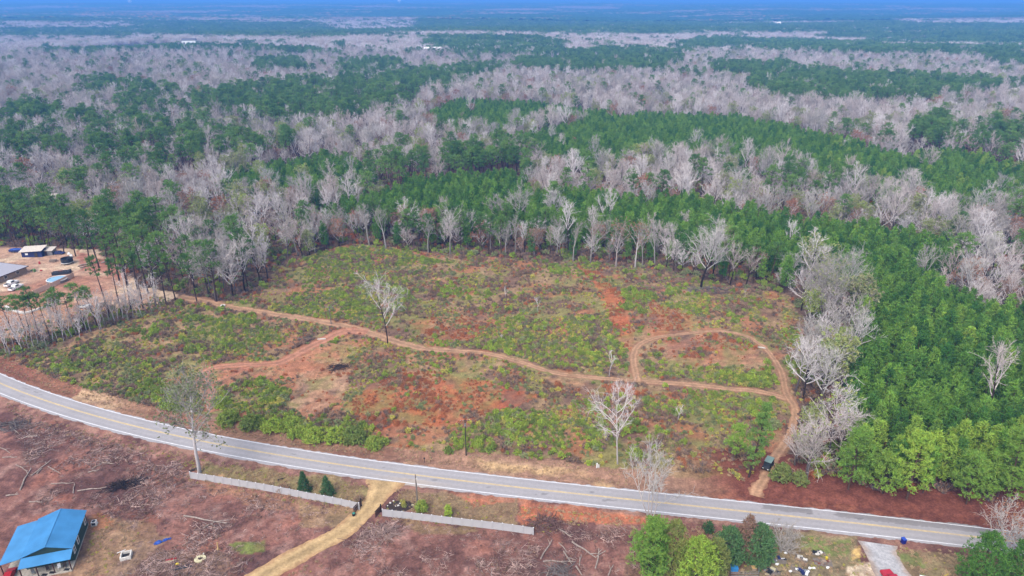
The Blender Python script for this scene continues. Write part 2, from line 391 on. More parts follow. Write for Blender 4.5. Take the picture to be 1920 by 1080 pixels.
    put(yd, lin(198, 160, 136)); put(yd, lin(218, 190, 162), sst(.42, .58, n1)); put(yd, lin(172, 116, 94), .7 * sst(.52, .65, n3))
    put(yd & inpoly(px, py, [(150,470),(230,500),(240,520),(150,505)]), lin(176,112,96), .8)
    put(inpoly(px, py, [(-80,575),(60,560),(150,570),(240,575),(140,620),(-80,660)]), lin(176,130,100), .7)
    C *= 1.22 * (.82 + .36 * n4)[:, None] * (.85 + .3 * n2)[:, None]
    fm_ = np.zeros(len(x), bool)
    for poly in FAR_MEADOW: fm_ |= inpoly(*PX(x, y, terr(x, y)), poly)
    C[fm_] = np.array(lin(74, 120, 70)) * (.85 + .3 * n2[fm_])[:, None]
    return C
ys = [40.0]
while ys[-1] < 440: ys.append(ys[-1] + max(.5, ys[-1] * .0052))
while ys[-1] < 19000: ys.append(ys[-1] * 1.022)
ys = np.array(ys); NC = 520
T = np.linspace(-1, 1, NC)
XX = T[None, :] * (ys[:, None] * .95 + 45); YY = np.repeat(ys[:, None], NC, 1)
gx, gy = XX.ravel(), YY.ravel()
idx = np.arange(len(gx)).reshape(XX.shape)
quads = np.stack([idx[:-1, :-1], idx[:-1, 1:], idx[1:, 1:], idx[1:, :-1]], -1).reshape(-1, 4)
ground = obj('ground', mesh_np('ground', np.stack([gx, gy, terr(gx, gy)], 1), [quads], [M['ground']], col=ground_color(gx, gy), smooth=True))
ground['kind'] = 'structure'
# ------------------------------------------------------------------ road with edge lines and double centre line
def ribbon(xs, off0, off1, z, nx=2, jit=0, seed=0):
    sl = rslope(xs); L = np.sqrt(1 + sl ** 2); nxv, nyv = -sl / L, 1 / L; y0 = roady(xs)
    o = np.linspace(0, 1, nx)[None, :] * np.ones((len(xs), 1))
    a = off0 + jit * (vn(xs / 1.3, xs * 0, seed) - .5) + jit * .6 * (vn(xs / .5, xs * 0, seed + 3) - .5)
    b = off1 + jit * (vn(xs / 1.1, xs * 0, seed + 1) - .5) + jit * .6 * (vn(xs / .45, xs * 0, seed + 4) - .5)
    off = a[:, None] * (1 - o) + b[:, None] * o
    X = xs[:, None] + nxv[:, None] * off; Y = y0[:, None] + nyv[:, None] * off
    i = np.arange(X.size).reshape(X.shape)
    q = np.stack([i[:-1, :-1], i[1:, :-1], i[1:, 1:], i[:-1, 1:]], -1).reshape(-1, 4)
    return np.stack([X.ravel(), Y.ravel(), np.full(X.size, z)], 1), q, off.ravel(), np.repeat(xs, nx)
xs = np.arange(-300, 200, .45)
V, q, off, sx = ribbon(xs, -3.75, 3.35, .03, 22, .5, 3)
base = np.array(lin(200, 195, 197, .475))
k = .92 + .16 * fbm(sx, off * 3, 5, 3, 81)
wheel = np.exp(-((np.abs(np.abs(off) - 1.55) - .75) / .35) ** 2)
C = base[None, :] * (k * (1 - .1 * wheel))[:, None]
patch = ((off > 1.3) & (sx > 52) & (sx < 120) & (vn(sx / 5, off * 0, 83) + .25 * vn(sx / 1.2, off, 84) > .35))
C[patch] = C[patch] * np.array([.68, .67, .66])
seams = (vn(sx / 2.5, off * 1.7, 85) > .9) & (np.abs(np.abs(off) - 1.2) < .5)
C[seams] *= .7
sand = np.exp(-((sx + 22) / 7) ** 2) * (off < -1.5)
C = C * (1 - .6 * sand[:, None]) + np.array(lin(214, 196, 176)) * .6 * sand[:, None]
M['asphalt'] = mat_tint('asphalt', rough=.85, scales=(9, 1.2), amt=.1, bump=.01, spec=.2)
road = obj('road', mesh_np('road', V, [q], [M['asphalt']], col=C, smooth=True)); road['kind'] = 'structure'
M['paint_white'] = mat('road_paint_white', lin(236, 236, 240, .72), .7, .18, 1.5)
M['paint_yellow'] = mat('road_paint_yellow', lin(240, 206, 130, .62), .7, .2, 1.5)
for name, o0, o1, m in (('edge_line', 2.92, 3.1, 'paint_white'), ('edge_line', -3.1, -2.92, 'paint_white'), ('centre_line', .07, .2, 'paint_yellow'), ('centre_line', -.2, -.07, 'paint_yellow')):
    V, q, _, _ = ribbon(xs, o0, o1, .036, 2, .03, 7)
    obj(name, mesh_np(name, V, [q], [M[m]]), road)
# ------------------------------------------------------------------ tracks and driveways draped on the ground
def catmull(P, n=14):
    P = [np.array(p, float) for p in P]; P = [2 * P[0] - P[1]] + P + [2 * P[-1] - P[-2]]; out = []
    for i in range(1, len(P) - 2):
        for t in np.linspace(0, 1, n, endpoint=False):
            a, b, c, d = P[i - 1], P[i], P[i + 1], P[i + 2]
            out.append(.5 * (2 * b + (c - a) * t + (2 * a - 5 * b + 4 * c - d) * t * t + (3 * b - a - 3 * c + d) * t ** 3))
    out.append(P[-2]); return np.array(out)
def drape(name, pxs, widths, color, dz=.035, jit=1.0, nx=13, rut=True, seed=1, edge=None):
    pts = catmull([g2(*p) for p in pxs], 40)
    w = np.interp(np.linspace(0, 1, len(pts)), np.linspace(0, 1, len(widths)), widths) / 2
    d = np.gradient(pts, axis=0); L = np.linalg.norm(d, axis=1) + 1e-9; nr = np.stack([-d[:, 1] / L, d[:, 0] / L], 1)
    s = np.cumsum(L)
    a = -w * (1 + jit * ((vn(s / 2.2, s * 0, seed) - .5) + .5 * (vn(s / .7, s * 0, seed + 9) - .5))); b = w * (1 + jit * ((vn(s / 2.0, s * 0, seed + 1) - .5) + .5 * (vn(s / .6, s * 0, seed + 8) - .5)))
    o = np.linspace(0, 1, nx); off = a[:, None] * (1 - o) + b[:, None] * o
    X = pts[:, :1] + nr[:, :1] * off; Y = pts[:, 1:] + nr[:, 1:] * off; x, y = X.ravel(), Y.ravel()
    u = (off / w[:, None]).ravel()
    C = np.array(color)[None, :] * (.82 + .36 * fbm(x, y, 1.6, 3, seed + 20))[:, None]
    if rut: C = C * (1 - .22 * np.exp(-(u / .28) ** 2) + .08 * np.exp(-((np.abs(u) - .55) / .2) ** 2))[:, None]
    if edge is not None:
        e = sst(.55, 1.0, np.abs(u) + .35 * (fbm(x, y, 1.2, 2, seed + 30) - .5))[:, None] * .8; C = C * (1 - e) + np.array(edge) * e
    i = np.arange(len(x)).reshape(X.shape); q = np.stack([i[:-1, :-1], i[1:, :-1], i[1:, 1:], i[:-1, 1:]], -1).reshape(-1, 4)
    o = obj(name, mesh_np(name, np.stack([x, y, terr(x, y) + dz], 1), [q], [M['track']], col=C, smooth=True)); o['kind'] = 'structure'; return o
tan = lin(208, 164, 130)
drape('dirt_track', [(335,556),(430,575),(500,587),(560,597),(620,606),(680,620),(730,637),(790,653),(860,659),(920,664),(980,680),(1040,699),(1110,708),(1190,714),(1280,720),(1360,728),(1430,735),(1482,750)], [4.6,4.2,4,4.4,4.4,2.9,2.6,2.4,2.4,2.6,2.6,2.6], tan, seed=1, edge=lin(166,122,96))
drape('dirt_track', [(1195,714),(1190,690),(1188,665),(1200,645),(1230,633),(1280,626),(1340,620),(1390,627),(1425,645),(1450,670),(1466,700),(1474,735),(1490,765),(1486,800),(1470,832),(1450,862),(1438,888),(1422,912),(1416,928)], [2.5,2.5,2.2,2,2,2,2.2,2.4,2.3,2.5,2.6,2.8], tan, .04, seed=41, edge=lin(168,120,92))
drape('dirt_track', [(402,772),(392,735),(376,714),(396,692),(440,686),(520,681),(560,662),(600,641),(645,622),(690,622)], [4,4,3.5,3,3,4,4,5,5], lin(210,150,122), .045, seed=71, edge=lin(180,120,92))
drape('sandy_driveway', [(440,1112),(490,1080),(560,1040),(635,1001),(680,965),(702,938),(714,918),(722,902)], [4.6,4.6,4.6,4.4,4.4,4.8,6.4,10], lin(222,188,138), .04, .25, seed=91, edge=lin(204,160,118))
drape('gravel_driveway', [(1690,1112),(1678,1085),(1664,1060),(1652,1035),(1646,1019)], [7.2,6.8,6.4,6,7.2], lin(206,204,206), .03, .2, seed=111, rut=False, edge=lin(196,170,150))
# ------------------------------------------------------------------ plants: mesh generators
class TB:
    def __init__(s): s.v = []; s.f = []; s.c = []; s.m = []; s.n = 0
    def add(s, v, f, c, m=0):
        v = np.asarray(v, float).reshape(-1, 3); f = np.asarray(f, int).reshape(-1, 3)
        s.v.append(v); s.f.append(f + s.n); c = np.asarray(c, float)
        s.c.append(np.broadcast_to(c.reshape(-1, 1) if c.ndim == 1 and len(c) == len(v) else c, (len(v), 3))); s.m.append(np.full(len(f), m)); s.n += len(v)
    def mesh(s, name, mats):
        return mesh_np(name, np.concatenate(s.v), [np.concatenate(s.f)], mats, np.concatenate(s.m), np.concatenate(s.c))
def unit(v): return v / (np.linalg.norm(v, axis=-1, keepdims=True) + 1e-9)
def tb_tube(tb, pts, rad, n, tint, m=0):
    pts = np.asarray(pts, float); k = len(pts)
    d = unit(np.gradient(pts, axis=0)); ref = np.array([.31, .2, .93]) if abs(d[0, 2]) < .9 else np.array([1, .1, 0])
    a = unit(np.cross(d, ref)); b = np.cross(d, a); t = np.arange(n) * 2 * math.pi / n
    V = pts[:, None] + (a[:, None] * np.cos(t)[None, :, None] + b[:, None] * np.sin(t)[None, :, None]) * np.asarray(rad)[:, None, None]
    i = np.arange(k * n).reshape(k, n); j = np.roll(i, -1, 1)
    f = np.concatenate([np.stack([i[:-1], j[:-1], j[1:]], -1).reshape(-1, 3), np.stack([i[:-1], j[1:], i[1:]], -1).reshape(-1, 3)])
    tb.add(V.reshape(-1, 3), f, np.full((k * n, 3), 1.0) * tint, m)
def tufts(tb, cen, size, r, per=6, up=.35, wid=.3, c0=.75, c1=1.25, m=0):
    """needle or leaf tufts: narrow triangles radiating from every centre"""
    cen = np.asarray(cen, float); n = len(cen)
    d = r.normal(size=(n, per, 3)); d[..., 2] += up * 1.5; d = unit(d)
    L = size * r.uniform(.7, 1.3, (n, per, 1))
    s = unit(np.cross(d, r.normal(size=(n, per, 3)))) * L * wid
    base = cen[:, None] - d * L * .15 + r.normal(size=(n, per, 3)) * size * .12
    V = np.stack([base - s * .5, base + s * .5, base + d * L + s * .45, base + d * L - s * .2], 2)
    q = np.arange(n * per)[:, None] * 4
    f = np.concatenate([q + [0, 1, 2], q + [0, 2, 3]])
    t = r.uniform(c0, c1, (n, per))
    hue = r.normal(0, .05, (n, 1, 3))
    col = np.clip(np.repeat(t[..., None], 4, -1)[..., None] * (1 + hue[:, :, None]), .2, 2)
    tb.add(V.reshape(-1, 3), f, col.reshape(-1, 3), m)
def bend(p0, d, L, k, r, wob=.12, up=.0):
    pts = [np.array(p0, float)]; d = np.array(d, float)
    for i in range(k):
        d = unit(d + r.normal(size=3) * wob + np.array([0, 0, up])); pts.append(pts[-1] + d * L / k)
    return np.array(pts), d
def bare_tree(H, seed, spread=.55, start=.4, nl=11, nsub=6, ntw=6, leaves=0, r0=None, leafsize=.35, lean=0, stems=1, twig=.035, lift=.12):
    """trunk (TB) and crown (TB) of a leafless hardwood: limbs, branches and twigs; optional sparse leaves"""
    r = np.random.default_rng(seed); tr = TB(); cr = TB(); tips = []
    for s_ in range(stems):
        Hs = H * (1 if s_ == 0 else r.uniform(.75, .95)); R0 = (r0 or .016 * H) / (1 if stems == 1 else 1.5)
        d0 = np.array([r.normal() * .04 + lean, r.normal() * .04, 1.0]) + (np.array([*r.normal(0, .16, 2), 0]) if stems > 1 else 0)
        P, _ = bend((r.normal() * .25 * (stems > 1), r.normal() * .25 * (stems > 1), -.4), unit(d0), Hs * .86, 7, r, .05)
        rad = R0 * np.linspace(1.15, .18, 8) ** 1.0; tb_tube(tr, P, rad, 6, np.linspace(.55, 1.1, 8).repeat(6)[:, None] * 1.0)  # tint darkens toward the foot: shade on lower trunks put into the colour
        for i in range(nl):
            u = start + (1 - start) * (i + r.uniform(0, .9)) / nl; u = min(u, .99); k = u * 7; a = int(min(k, 6)); p = P[a] + (P[a + 1] - P[a]) * (k - a)
            az = i * 2.4 + r.uniform(-.6, .6); out = spread * (1.15 - .5 * u)
            L = Hs * r.uniform(.26, .42) * (1.15 - .55 * (u - start) / (1 - start)) * (.75 + .5 * spread)
            d = unit(np.array([math.cos(az) * out, math.sin(az) * out, .62]))
            rr = R0 * .42 * (1.2 - .75 * u)
            B, de = bend(p, d, L, 4, r, .14, lift); tb_tube(cr, B, (rr * np.linspace(1, .35, 5) + .02) * 1.0, 4, r.uniform(.95, 1.25))
            for j in range(nsub):
                v = r.uniform(.25, 1) * 4; b = int(min(v, 3)); p2 = B[b] + (B[b + 1] - B[b]) * (v - b)
                d2 = unit(unit(B[b + 1] - B[b]) + r.normal(size=3) * .55 + np.array([0, 0, .25]))
                L2 = L * r.uniform(.3, .55); S, _ = bend(p2, d2, L2, 2, r, .18, .1); tb_tube(cr, S, rr * .42 * np.array([1, .7, .4]) + .014, 3, r.uniform(.9, 1.2))
                for t in range(ntw):
                    w = r.uniform(.15, 1) * 2; c = int(min(w, 1)); p3 = S[c] + (S[c + 1] - S[c]) * (w - c)
                    d3 = unit(unit(S[c + 1] - S[c]) * .8 + r.normal(size=3) * .6 + np.array([0, 0, .25])); L3 = L2 * r.uniform(.35, .8)
                    e = p3 + d3 * L3; sd = unit(np.cross(d3, r.normal(size=3))) * twig
                    tn = r.uniform(.82, 1.15)
                    cr.add([p3 - sd, p3 + sd, e + sd * .4, e - sd * .4], [[0, 1, 2], [0, 2, 3]], np.full((4, 3), tn)); tips.append(e)
                    for q in range(2):
                        p4 = p3 + d3 * L3 * r.uniform(.3, .9); e4 = p4 + unit(d3 + r.normal(size=3) * .7) * L3 * .6; tips.append(e4)
                        cr.add([p4 - sd * .7, p4 + sd * .7, e4], [[0, 1, 2]], np.full((3, 3), tn))
    if leaves:
        tips = np.array(tips); c = tips[r.integers(0, len(tips), leaves)] + r.normal(size=(leaves, 3)) * .3
        tufts(cr, c, leafsize, r, 3, .2, .7, m=1)
    return tr, cr
def planted_pine(H, seed, rad=1.9, low=.18, n=150, sz=1.0):
    """young pine: ragged pointed oval of upswept needle tufts on whorled branches"""
    r = np.random.default_rng(seed); tr = TB(); cr = TB()
    P, _ = bend((0, 0, -.3), (0, 0, 1), H * .97, 5, r, .03); tb_tube(tr, P, H * .011 * np.linspace(1.2, .15, 6), 5, 1.0)
    u = low + (1 - low) * r.uniform(0, 1, n) ** 1.15; lob = r.uniform(.7, 1.3, 9); az = r.uniform(0, 6.283, n)
    cone = low < .045
    prof = (1.03 - u) ** .85 if cone else np.sin(np.clip((1.02 - u) / (1.02 - low), 0, 1) ** .8 * math.pi * .72) ** .8
    rr = rad * prof * lob[(az * 9 / 6.2832).astype(int) % 9] * r.uniform(.55, 1.08, n)
    c = np.stack([np.cos(az) * rr, np.sin(az) * rr, u * H - .12 * rr], 1)
    tufts(cr, c, .85 * sz * min(rad, 2.2) / 1.9, r, 6, .55, .2, .6, 1.35)
    tufts(cr, np.array([[0, 0, H * .95], [0, 0, H * .9], [.1, 0, H * .86]]), .6, r, 7, 1.2, .25)
    for i in range(14):
        k = low + (.85 - low) * i / 14; a = i * 2.4; L = rad * .7 * math.sin((1 - k) * 2.2)
        tb_tube(tr, [(0, 0, k * H), (math.cos(a) * L, math.sin(a) * L, k * H + L * .35)], [.04, .015], 3, .9)
    return tr, cr
def tall_pine(H, seed, base=.55, rad=3.0, ncl=26, per=34, ts=.8):
    """mature pine: long bare stem, irregular clumped crown near the top"""
    r = np.random.default_rng(seed); tr = TB(); cr = TB()
    P, _ = bend((0, 0, -.4), (r.normal() * .03, r.normal() * .03, 1), H * .95, 7, r, .025); tb_tube(tr, P, H * .0105 * np.linspace(1.25, .25, 8), 6, np.linspace(.8, 1.15, 8).repeat(6)[:, None])
    for i in range(ncl):
        u = base + (1 - base) * ((i + r.uniform(0, 1)) / ncl) ** .9; k = min(u * 7 / .95, 6.9); a = int(min(k, 6)); p = P[a] + (P[a + 1] - P[a]) * (k - a)
        w = math.sin(max(0.05, min(1, (1.04 - u) / (1.04 - base))) * math.pi * .68); az = i * 2.4 + r.uniform(-.7, .7); L = rad * w * r.uniform(.45, 1.15)
        e = p + np.array([math.cos(az) * L, math.sin(az) * L, L * r.uniform(.05, .45)])
        tb_tube(tr, [p, (p + e) / 2 + [0, 0, .1], e], [.09, .06, .03], 3, .95)
        n = max(5, int(per * r.uniform(.5, 1.3) / 5)); sz = .34 * rad * r.uniform(.6, 1.15)
        c = e + r.normal(size=(n, 3)) * np.array([sz, sz, sz * .42]) * .62 + [0, 0, .2]
        tufts(cr, c, ts, r, 7, .5, .2, .7 + .25 * r.uniform(), 1.3)
    for i in range(6):
        u = base * r.uniform(.6, 1); k = u * 7 / .95; a = int(min(k, 6)); p = P[a]; az = r.uniform(0, 6.28); tb_tube(tr, [p, p + [math.cos(az) * 1.1, math.sin(az) * 1.1, .1]], [.05, .02], 3, .9)
    return tr, cr
def dome(W, H, seed, n=60, size=.4, wid=.45, up=.4, twigs=0, skirt=.1):
    r = np.random.default_rng(seed); cr = TB()
    az = r.uniform(0, 6.283, n); u = r.uniform(0, 1, n); lob = r.uniform(.65, 1.3, 7)
    rr = W / 2 * np.sqrt(1 - u ** 2 * .85) * r.uniform(.45, 1.05, n) * lob[(az * 7 / 6.2832).astype(int) % 7]
    c = np.stack([np.cos(az) * rr, np.sin(az) * rr, skirt * H + u * H * .85 * r.uniform(.75, 1.05, n)], 1)
    if n: tufts(cr, c, size, r, 4, up, wid, m=0)
    for i in range(twigs):
        a = r.uniform(0, 6.28); t = r.uniform(.1, 1); e = np.array([math.cos(a) * W / 2 * t, math.sin(a) * W / 2 * t, H * r.uniform(.6, 1.1)]); p = e * [.25, .25, 0] + [0, 0, -.05]
        s = unit(np.cross(e - p, r.normal(size=3))) * .025; mpt = (p + e) / 2 + r.normal(size=3) * .1
        cr.add([p - s, p + s, mpt + s, mpt - s, e], [[0, 1, 2], [0, 2, 3], [3, 2, 4]], np.full((5, 3), r.uniform(.7, 1.3)), 1 if n else 0)
    return cr
# plant materials
M['bark'] = mat_leaf('bark_dark', lin(104, 90, 82, .5), lin(74, 62, 56, .5), 0)
M['bark_pine'] = mat_leaf('bark_pine', lin(124, 98, 84, .5), lin(92, 76, 70, .5), 0)
M['twig'] = mat_leaf('twig_grey', lin(207, 200, 200, .98), lin(184, 169, 163, .84), .12)
M['twig_pale'] = mat_leaf('twig_pale', lin(216, 210, 206, .64), lin(190, 181, 172, .56), .12)
M['twig_dark'] = mat_leaf('twig_dark', lin(160, 150, 148, .55), lin(138, 126, 124, .5), .1)
M['needle_young'] = mat_leaf('needles_planted', lin(122, 158, 66, 1.0), lin(80, 124, 58, .8), .3)
M['needle_bright'] = mat_leaf('needles_bright', lin(152, 178, 74, .9), lin(120, 154, 70, .82), .3)
M['needle_tall'] = mat_leaf('needles_tall', lin(112, 142, 72, 1.0), lin(84, 118, 62, .85), .3)
M['leaf_bud'] = mat_leaf('leaf_bud', lin(170, 184, 100, .8), lin(162, 164, 124, .75), .35)
M['leaf_rust'] = mat_leaf('leaf_rust', lin(190, 132, 100, .7), lin(180, 146, 122, .7), .3)
M['leaf_cedar'] = mat_leaf('leaf_cedar', lin(92, 124, 78, .9), lin(72, 106, 68, .8), .2)
M['leaf_olive'] = mat_leaf('leaf_olive', lin(150, 156, 84, .85), lin(126, 140, 82, .8), .3)
M['brush_green'] = mat_leaf('brush_green', lin(154, 172, 72, 1.0), lin(122, 138, 74, .85), .3)
M['brush_olive'] = mat_leaf('brush_olive', lin(186, 178, 88, 1.05), lin(150, 152, 86, .95), .3)
M['brush_sage'] = mat_leaf('brush_sage', lin(152, 160, 112, .9), lin(128, 136, 98, .85), .3)
M['brush_brown'] = mat_leaf('brush_brown', lin(166, 136, 114, .85), lin(134, 108, 92, .75), .15)
M['grass_red'] = mat_leaf('grass_red', lin(206, 132, 92, .75), lin(184, 124, 94, .7), .25)
M['grass_straw'] = mat_leaf('grass_straw', lin(216, 188, 152, .72), lin(192, 162, 134, .7), .25)
M['slash'] = mat_leaf('slash_wood', lin(196, 168, 158, .58), lin(120, 90, 86, .5), 0)
M['log'] = mat('log_wood', lin(190, 172, 160, .52), .9, .35, 2.0)
M['char'] = mat('charred_wood', lin(52, 46, 46, .5), .95, .4, 3)
# prototypes: (trunk mesh, crown mesh, joined mesh)
PROTO = {}
def proto(kind, items, mt, mc):
    L = []
    for k, (tr, cr) in enumerate(items):
        a = tr.mesh(kind + '_trunk', [M[mt]]); b = cr.mesh(kind + '_crown', [M[x] for x in mc])
        j = TB(); j.v = tr.v + cr.v; j.c = tr.c + cr.c; j.f = tr.f + [f + tr.n for f in cr.f]; j.m = tr.m + [m + 1 for m in cr.m]
        L.append((a, b, j.mesh(kind, [M[mt]] + [M[x] for x in mc])))
    PROTO[kind] = L
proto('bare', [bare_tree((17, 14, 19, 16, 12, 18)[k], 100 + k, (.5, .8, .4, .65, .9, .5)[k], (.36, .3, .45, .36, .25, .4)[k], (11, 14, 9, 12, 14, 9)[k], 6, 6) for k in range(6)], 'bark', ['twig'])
proto('bare_pale', [bare_tree(17, 200 + k, .5 + .12 * (k % 3), .38, 11, 6, 5, twig=.045) for k in range(4)], 'twig_dark', ['twig_pale'])
proto('budding', [bare_tree(13, 300 + k, .75, .25, 12, 5, 4, leaves=950, leafsize=.36) for k in range(3)], 'bark', ['twig', 'leaf_bud'])
proto('rusty', [bare_tree(13, 320 + k, .7, .28, 11, 5, 4, leaves=600, leafsize=.34) for k in range(2)], 'bark', ['twig', 'leaf_rust'])
proto('planted', [planted_pine(11 + .6 * (k % 3), 400 + k, 1.45 + .12 * (k % 3), .25, 170) for k in range(5)], 'bark_pine', ['needle_young'])
proto('bright', [planted_pine(13, 450 + k, 1.8, .2, 240, .9) for k in range(3)], 'bark_pine', ['needle_bright'])
proto('tall', [tall_pine(21, 500 + k, .5 + .06 * (k % 3), 3.1 + .3 * (k % 2)) for k in range(5)], 'bark_pine', ['needle_tall'])
# ------------------------------------------------------------------ scattering (for what nobody could count)
def scatter(name, label, meshes, P, rz, sc, ix):
    c = bpy.data.collections.new(name + '_kinds')
    for k, me in enumerate(meshes): c.objects.link(bpy.data.objects.new('%s_kind_%02d' % (name, k), me))
    me = bpy.data.meshes.new(name); me.vertices.add(len(P)); me.vertices.foreach_set('co', np.asarray(P, np.float32).ravel())
    for nm, ty, dat in (('rz', 'FLOAT', rz), ('sc', 'FLOAT', sc), ('ix', 'INT', ix)):
        a = me.attributes.new(nm, ty, 'POINT'); a.data.foreach_set('value', np.asarray(dat, np.int32 if ty == 'INT' else np.float32))
    o = obj(name, me); o['kind'] = 'stuff'; o['label'] = label
    ng = bpy.data.node_groups.new(name, 'GeometryNodeTree')
    ng.interface.new_socket('Geometry', in_out='INPUT', socket_type='NodeSocketGeometry'); ng.interface.new_socket('Geometry', in_out='OUTPUT', socket_type='NodeSocketGeometry')
    N = ng.nodes; Lk = ng.links; gi = N.new('NodeGroupInput'); go = N.new('NodeGroupOutput')
    ip = N.new('GeometryNodeInstanceOnPoints'); ci = N.new('GeometryNodeCollectionInfo'); ci.inputs[0].default_value = c
    ci.inputs['Separate Children'].default_value = True; ci.inputs['Reset Children'].default_value = True
    def na(nm, ty):
        q = N.new('GeometryNodeInputNamedAttribute'); q.data_type = ty; q.inputs[0].default_value = nm; return q.outputs[0]
    cx = N.new('ShaderNodeCombineXYZ'); Lk.new(na('rz', 'FLOAT'), cx.inputs[2])
    er = N.new('FunctionNodeEulerToRotation'); Lk.new(cx.outputs[0], er.inputs[0])
    Lk.new(gi.outputs[0], ip.inputs['Points']); Lk.new(ci.outputs[0], ip.inputs['Instance']); ip.inputs['Pick Instance'].default_value = True
    Lk.new(na('ix', 'INT'), ip.inputs['Instance Index']); Lk.new(er.outputs[0], ip.inputs['Rotation']); Lk.new(na('sc', 'FLOAT'), ip.inputs['Scale'])
    Lk.new(ip.outputs[0], go.inputs[0])
    md = o.modifiers.new('scatter', 'NODES'); md.node_group = ng
    return o
def jgrid(x0, x1, y0, y1, s, seed):
    r = np.random.default_rng(seed)
    X, Y = np.meshgrid(np.arange(x0, x1, s), np.arange(y0, y1, s)); X = X + (np.arange(X.shape[0]) % 2)[:, None] * s * .5
    X = (X + r.uniform(-.42, .42, X.shape) * s).ravel(); Y = (Y + r.uniform(-.42, .42, Y.shape) * s).ravel(); return X, Y, r
def infrustum(x, y, m=1.06, add=12): return np.abs(x) < y * .75 * m * 1.12 + add
# ------------------------------------------------------------------ forest
X, Y, r = jgrid(-1250, 1250, 105, 1350, 3.4, 900)
k = infrustum(X, Y, 1.06, 25); X, Y = X[k], Y[k]
px, py = PX(X + (fbm(X, Y, 8, 2, 91) - .5) * 6, Y + (fbm(X, Y, 8, 2, 92) - .5) * 6, 0)
d = rdist(X, Y)
ok = (d > 12.5) & ~inpoly(px, py, FIELD) & ~inpoly(px, py, YARD) & ~inpoly(px, py, STRIP) & ~((X < -150) & (d < 16))
for poly in FAR_MEADOW: ok &= ~inpoly(*PX(X, Y, terr(X, Y)), [(a, b) for a, b in poly])
X, Y, d = X[ok], Y[ok], d[ok]; Z = terr(X, Y)
sh, pl = pine_class(X, Y, Z); u = r.uniform(size=len(X)); u2 = r.uniform(size=len(X)); u3 = r.uniform(size=len(X))
fpx, fpy = PX(X, Y, 0)
pine = u < sh
kind = np.full(len(X), -1)
nz = fbm(X, Y, 45, 2, 95)
kind[pine & (pl == 1) & (u2 < .93)] = 0                                  # planted
kind[pine & (pl == 0) & (u2 < .24)] = 1                                  # tall
hw = ~pine & (u2 < .2 + .15 * sst(.35, .65, fbm(X, Y, 22, 2, 97)))
kind[hw] = 2
kind[hw & (u3 < .12 + .3 * sst(.45, .6, fbm(X, Y, 35, 2, 98)))] = 3                                                # pale
kind[hw & (u3 > .9 - .22 * sst(.5, .68, nz))] = 4                         # budding
kind[hw & (u3 > .965 - .12 * sst(.55, .68, fbm(X, Y, 60, 2, 96)))] = 5     # rusty
bz = inpoly(*PX(X, Y, 11), [(-50,380),(60,385),(260,395),(340,400),(420,395),(430,430),(350,450),(250,440),(100,440),(-50,430)])
kind[bz & (kind >= 2) & (u3 > .45)] = 4
# edge belt behind the field: more pale bare trees
edge = inpoly(fpx, fpy, [(560,478),(600,440),(650,425),(800,440),(1000,458),(1200,470),(1400,505),(1500,540),(1500,570),(1400,545),(1200,505),(1000,492),(800,478),(650,460)])
kind[edge] = -1; kind[edge & (u < .03)] = 3; kind[edge & (u >= .03) & (u < .14)] = 2; kind[edge & (u >= .14) & (u < .18)] = 5; kind[edge & (u > .9)] = 1; kind[edge & (u > .6) & (u < .72)] = 0
# white trees on the east edge of the field
east = inpoly(fpx, fpy, [(1500,560),(1560,540),(1600,560),(1590,700),(1570,800),(1560,920),(1480,905),(1500,800),(1510,650)])
kind[east] = -1; kind[east & (u < .09)] = 3; kind[east & (u >= .09) & (u < .14)] = 4; kind[east & (u >= .14) & (u < .2)] = 2
# bright pines along the right verge
kind[(kind == 0) & (fpx > 1540) & (d < 26) & (u3 < .55)] = 6; kind[(kind == 0) & (fpx > 1540) & (d > 26) & (u3 < .045)] = 6
# thicket of tall bare trees left of the field
thick = inpoly(fpx, fpy, [(330,500),(420,480),(500,500),(490,545),(430,562),(350,566)])
kind[thick] = -1; kind[thick & (u2 < .13)] = 3; kind[thick & (u2 >= .13) & (u2 < .24)] = 2; kind[thick & (u2 > .93)] = 1
KN = ['planted', 'tall', 'bare', 'bare_pale', 'budding', 'rusty', 'bright']
SC = np.array([1.0, 1.0, 1.0, 1.0, 1.0, 1.0, 1.0])
keep = kind >= 0; X, Y, Z, kind, u3, fpx, fpy, edge, east, thick = [a[keep] for a in (X, Y, Z, kind, u3, fpx, fpy, edge, east, thick)]
sc = r.uniform(.8, 1.18, len(X)) * np.where((kind >= 2) & (kind <= 5), (.72 + .5 * fbm(X, Y, 26, 2, 99)) * r.uniform(.8, 1.22, len(X)), 1.0)
sc[(kind == 0)] *= np.where(fpy[kind == 0] < 400, .95, 1.05)
sc[edge & (kind != 0)] *= .8; sc[east] *= .95
rz = r.uniform(0, 6.283, len(X)); ixs = r.integers(0, 60, len(X))
WHERE = {0: ('planted_pine', 'young green pine', 'pine tree'), 1: ('tall_pine', 'tall dark green pine with bare lower stem', 'pine tree'), 2: ('bare_tree', 'leafless grey hardwood tree', 'bare tree'),
         3: ('pale_bare_tree', 'leafless hardwood with whitish limbs', 'bare tree'), 4: ('budding_tree', 'hardwood with thin yellow green new leaves', 'budding tree'), 5: ('rusty_leaved_tree', 'hardwood holding rust brown leaves', 'rusty tree'), 6: ('bright_pine', 'bright yellow green pine', 'pine tree')}
def zone(a, b, e, s, t):
    if s: return 'along the east field edge'
    if t: return 'in the thicket west of the field'
    if e: return 'in the forest edge behind the field'
    if a > 1540 and b > 500: return 'in the dense stand right of the field'
    if a < 560: return 'in the woods left of the field'
    if a > 1300: return 'in the woods at the far right'
    return 'in the woods behind the field'
dist = np.hypot(X, Y)
rest = np.ones(len(X), bool)
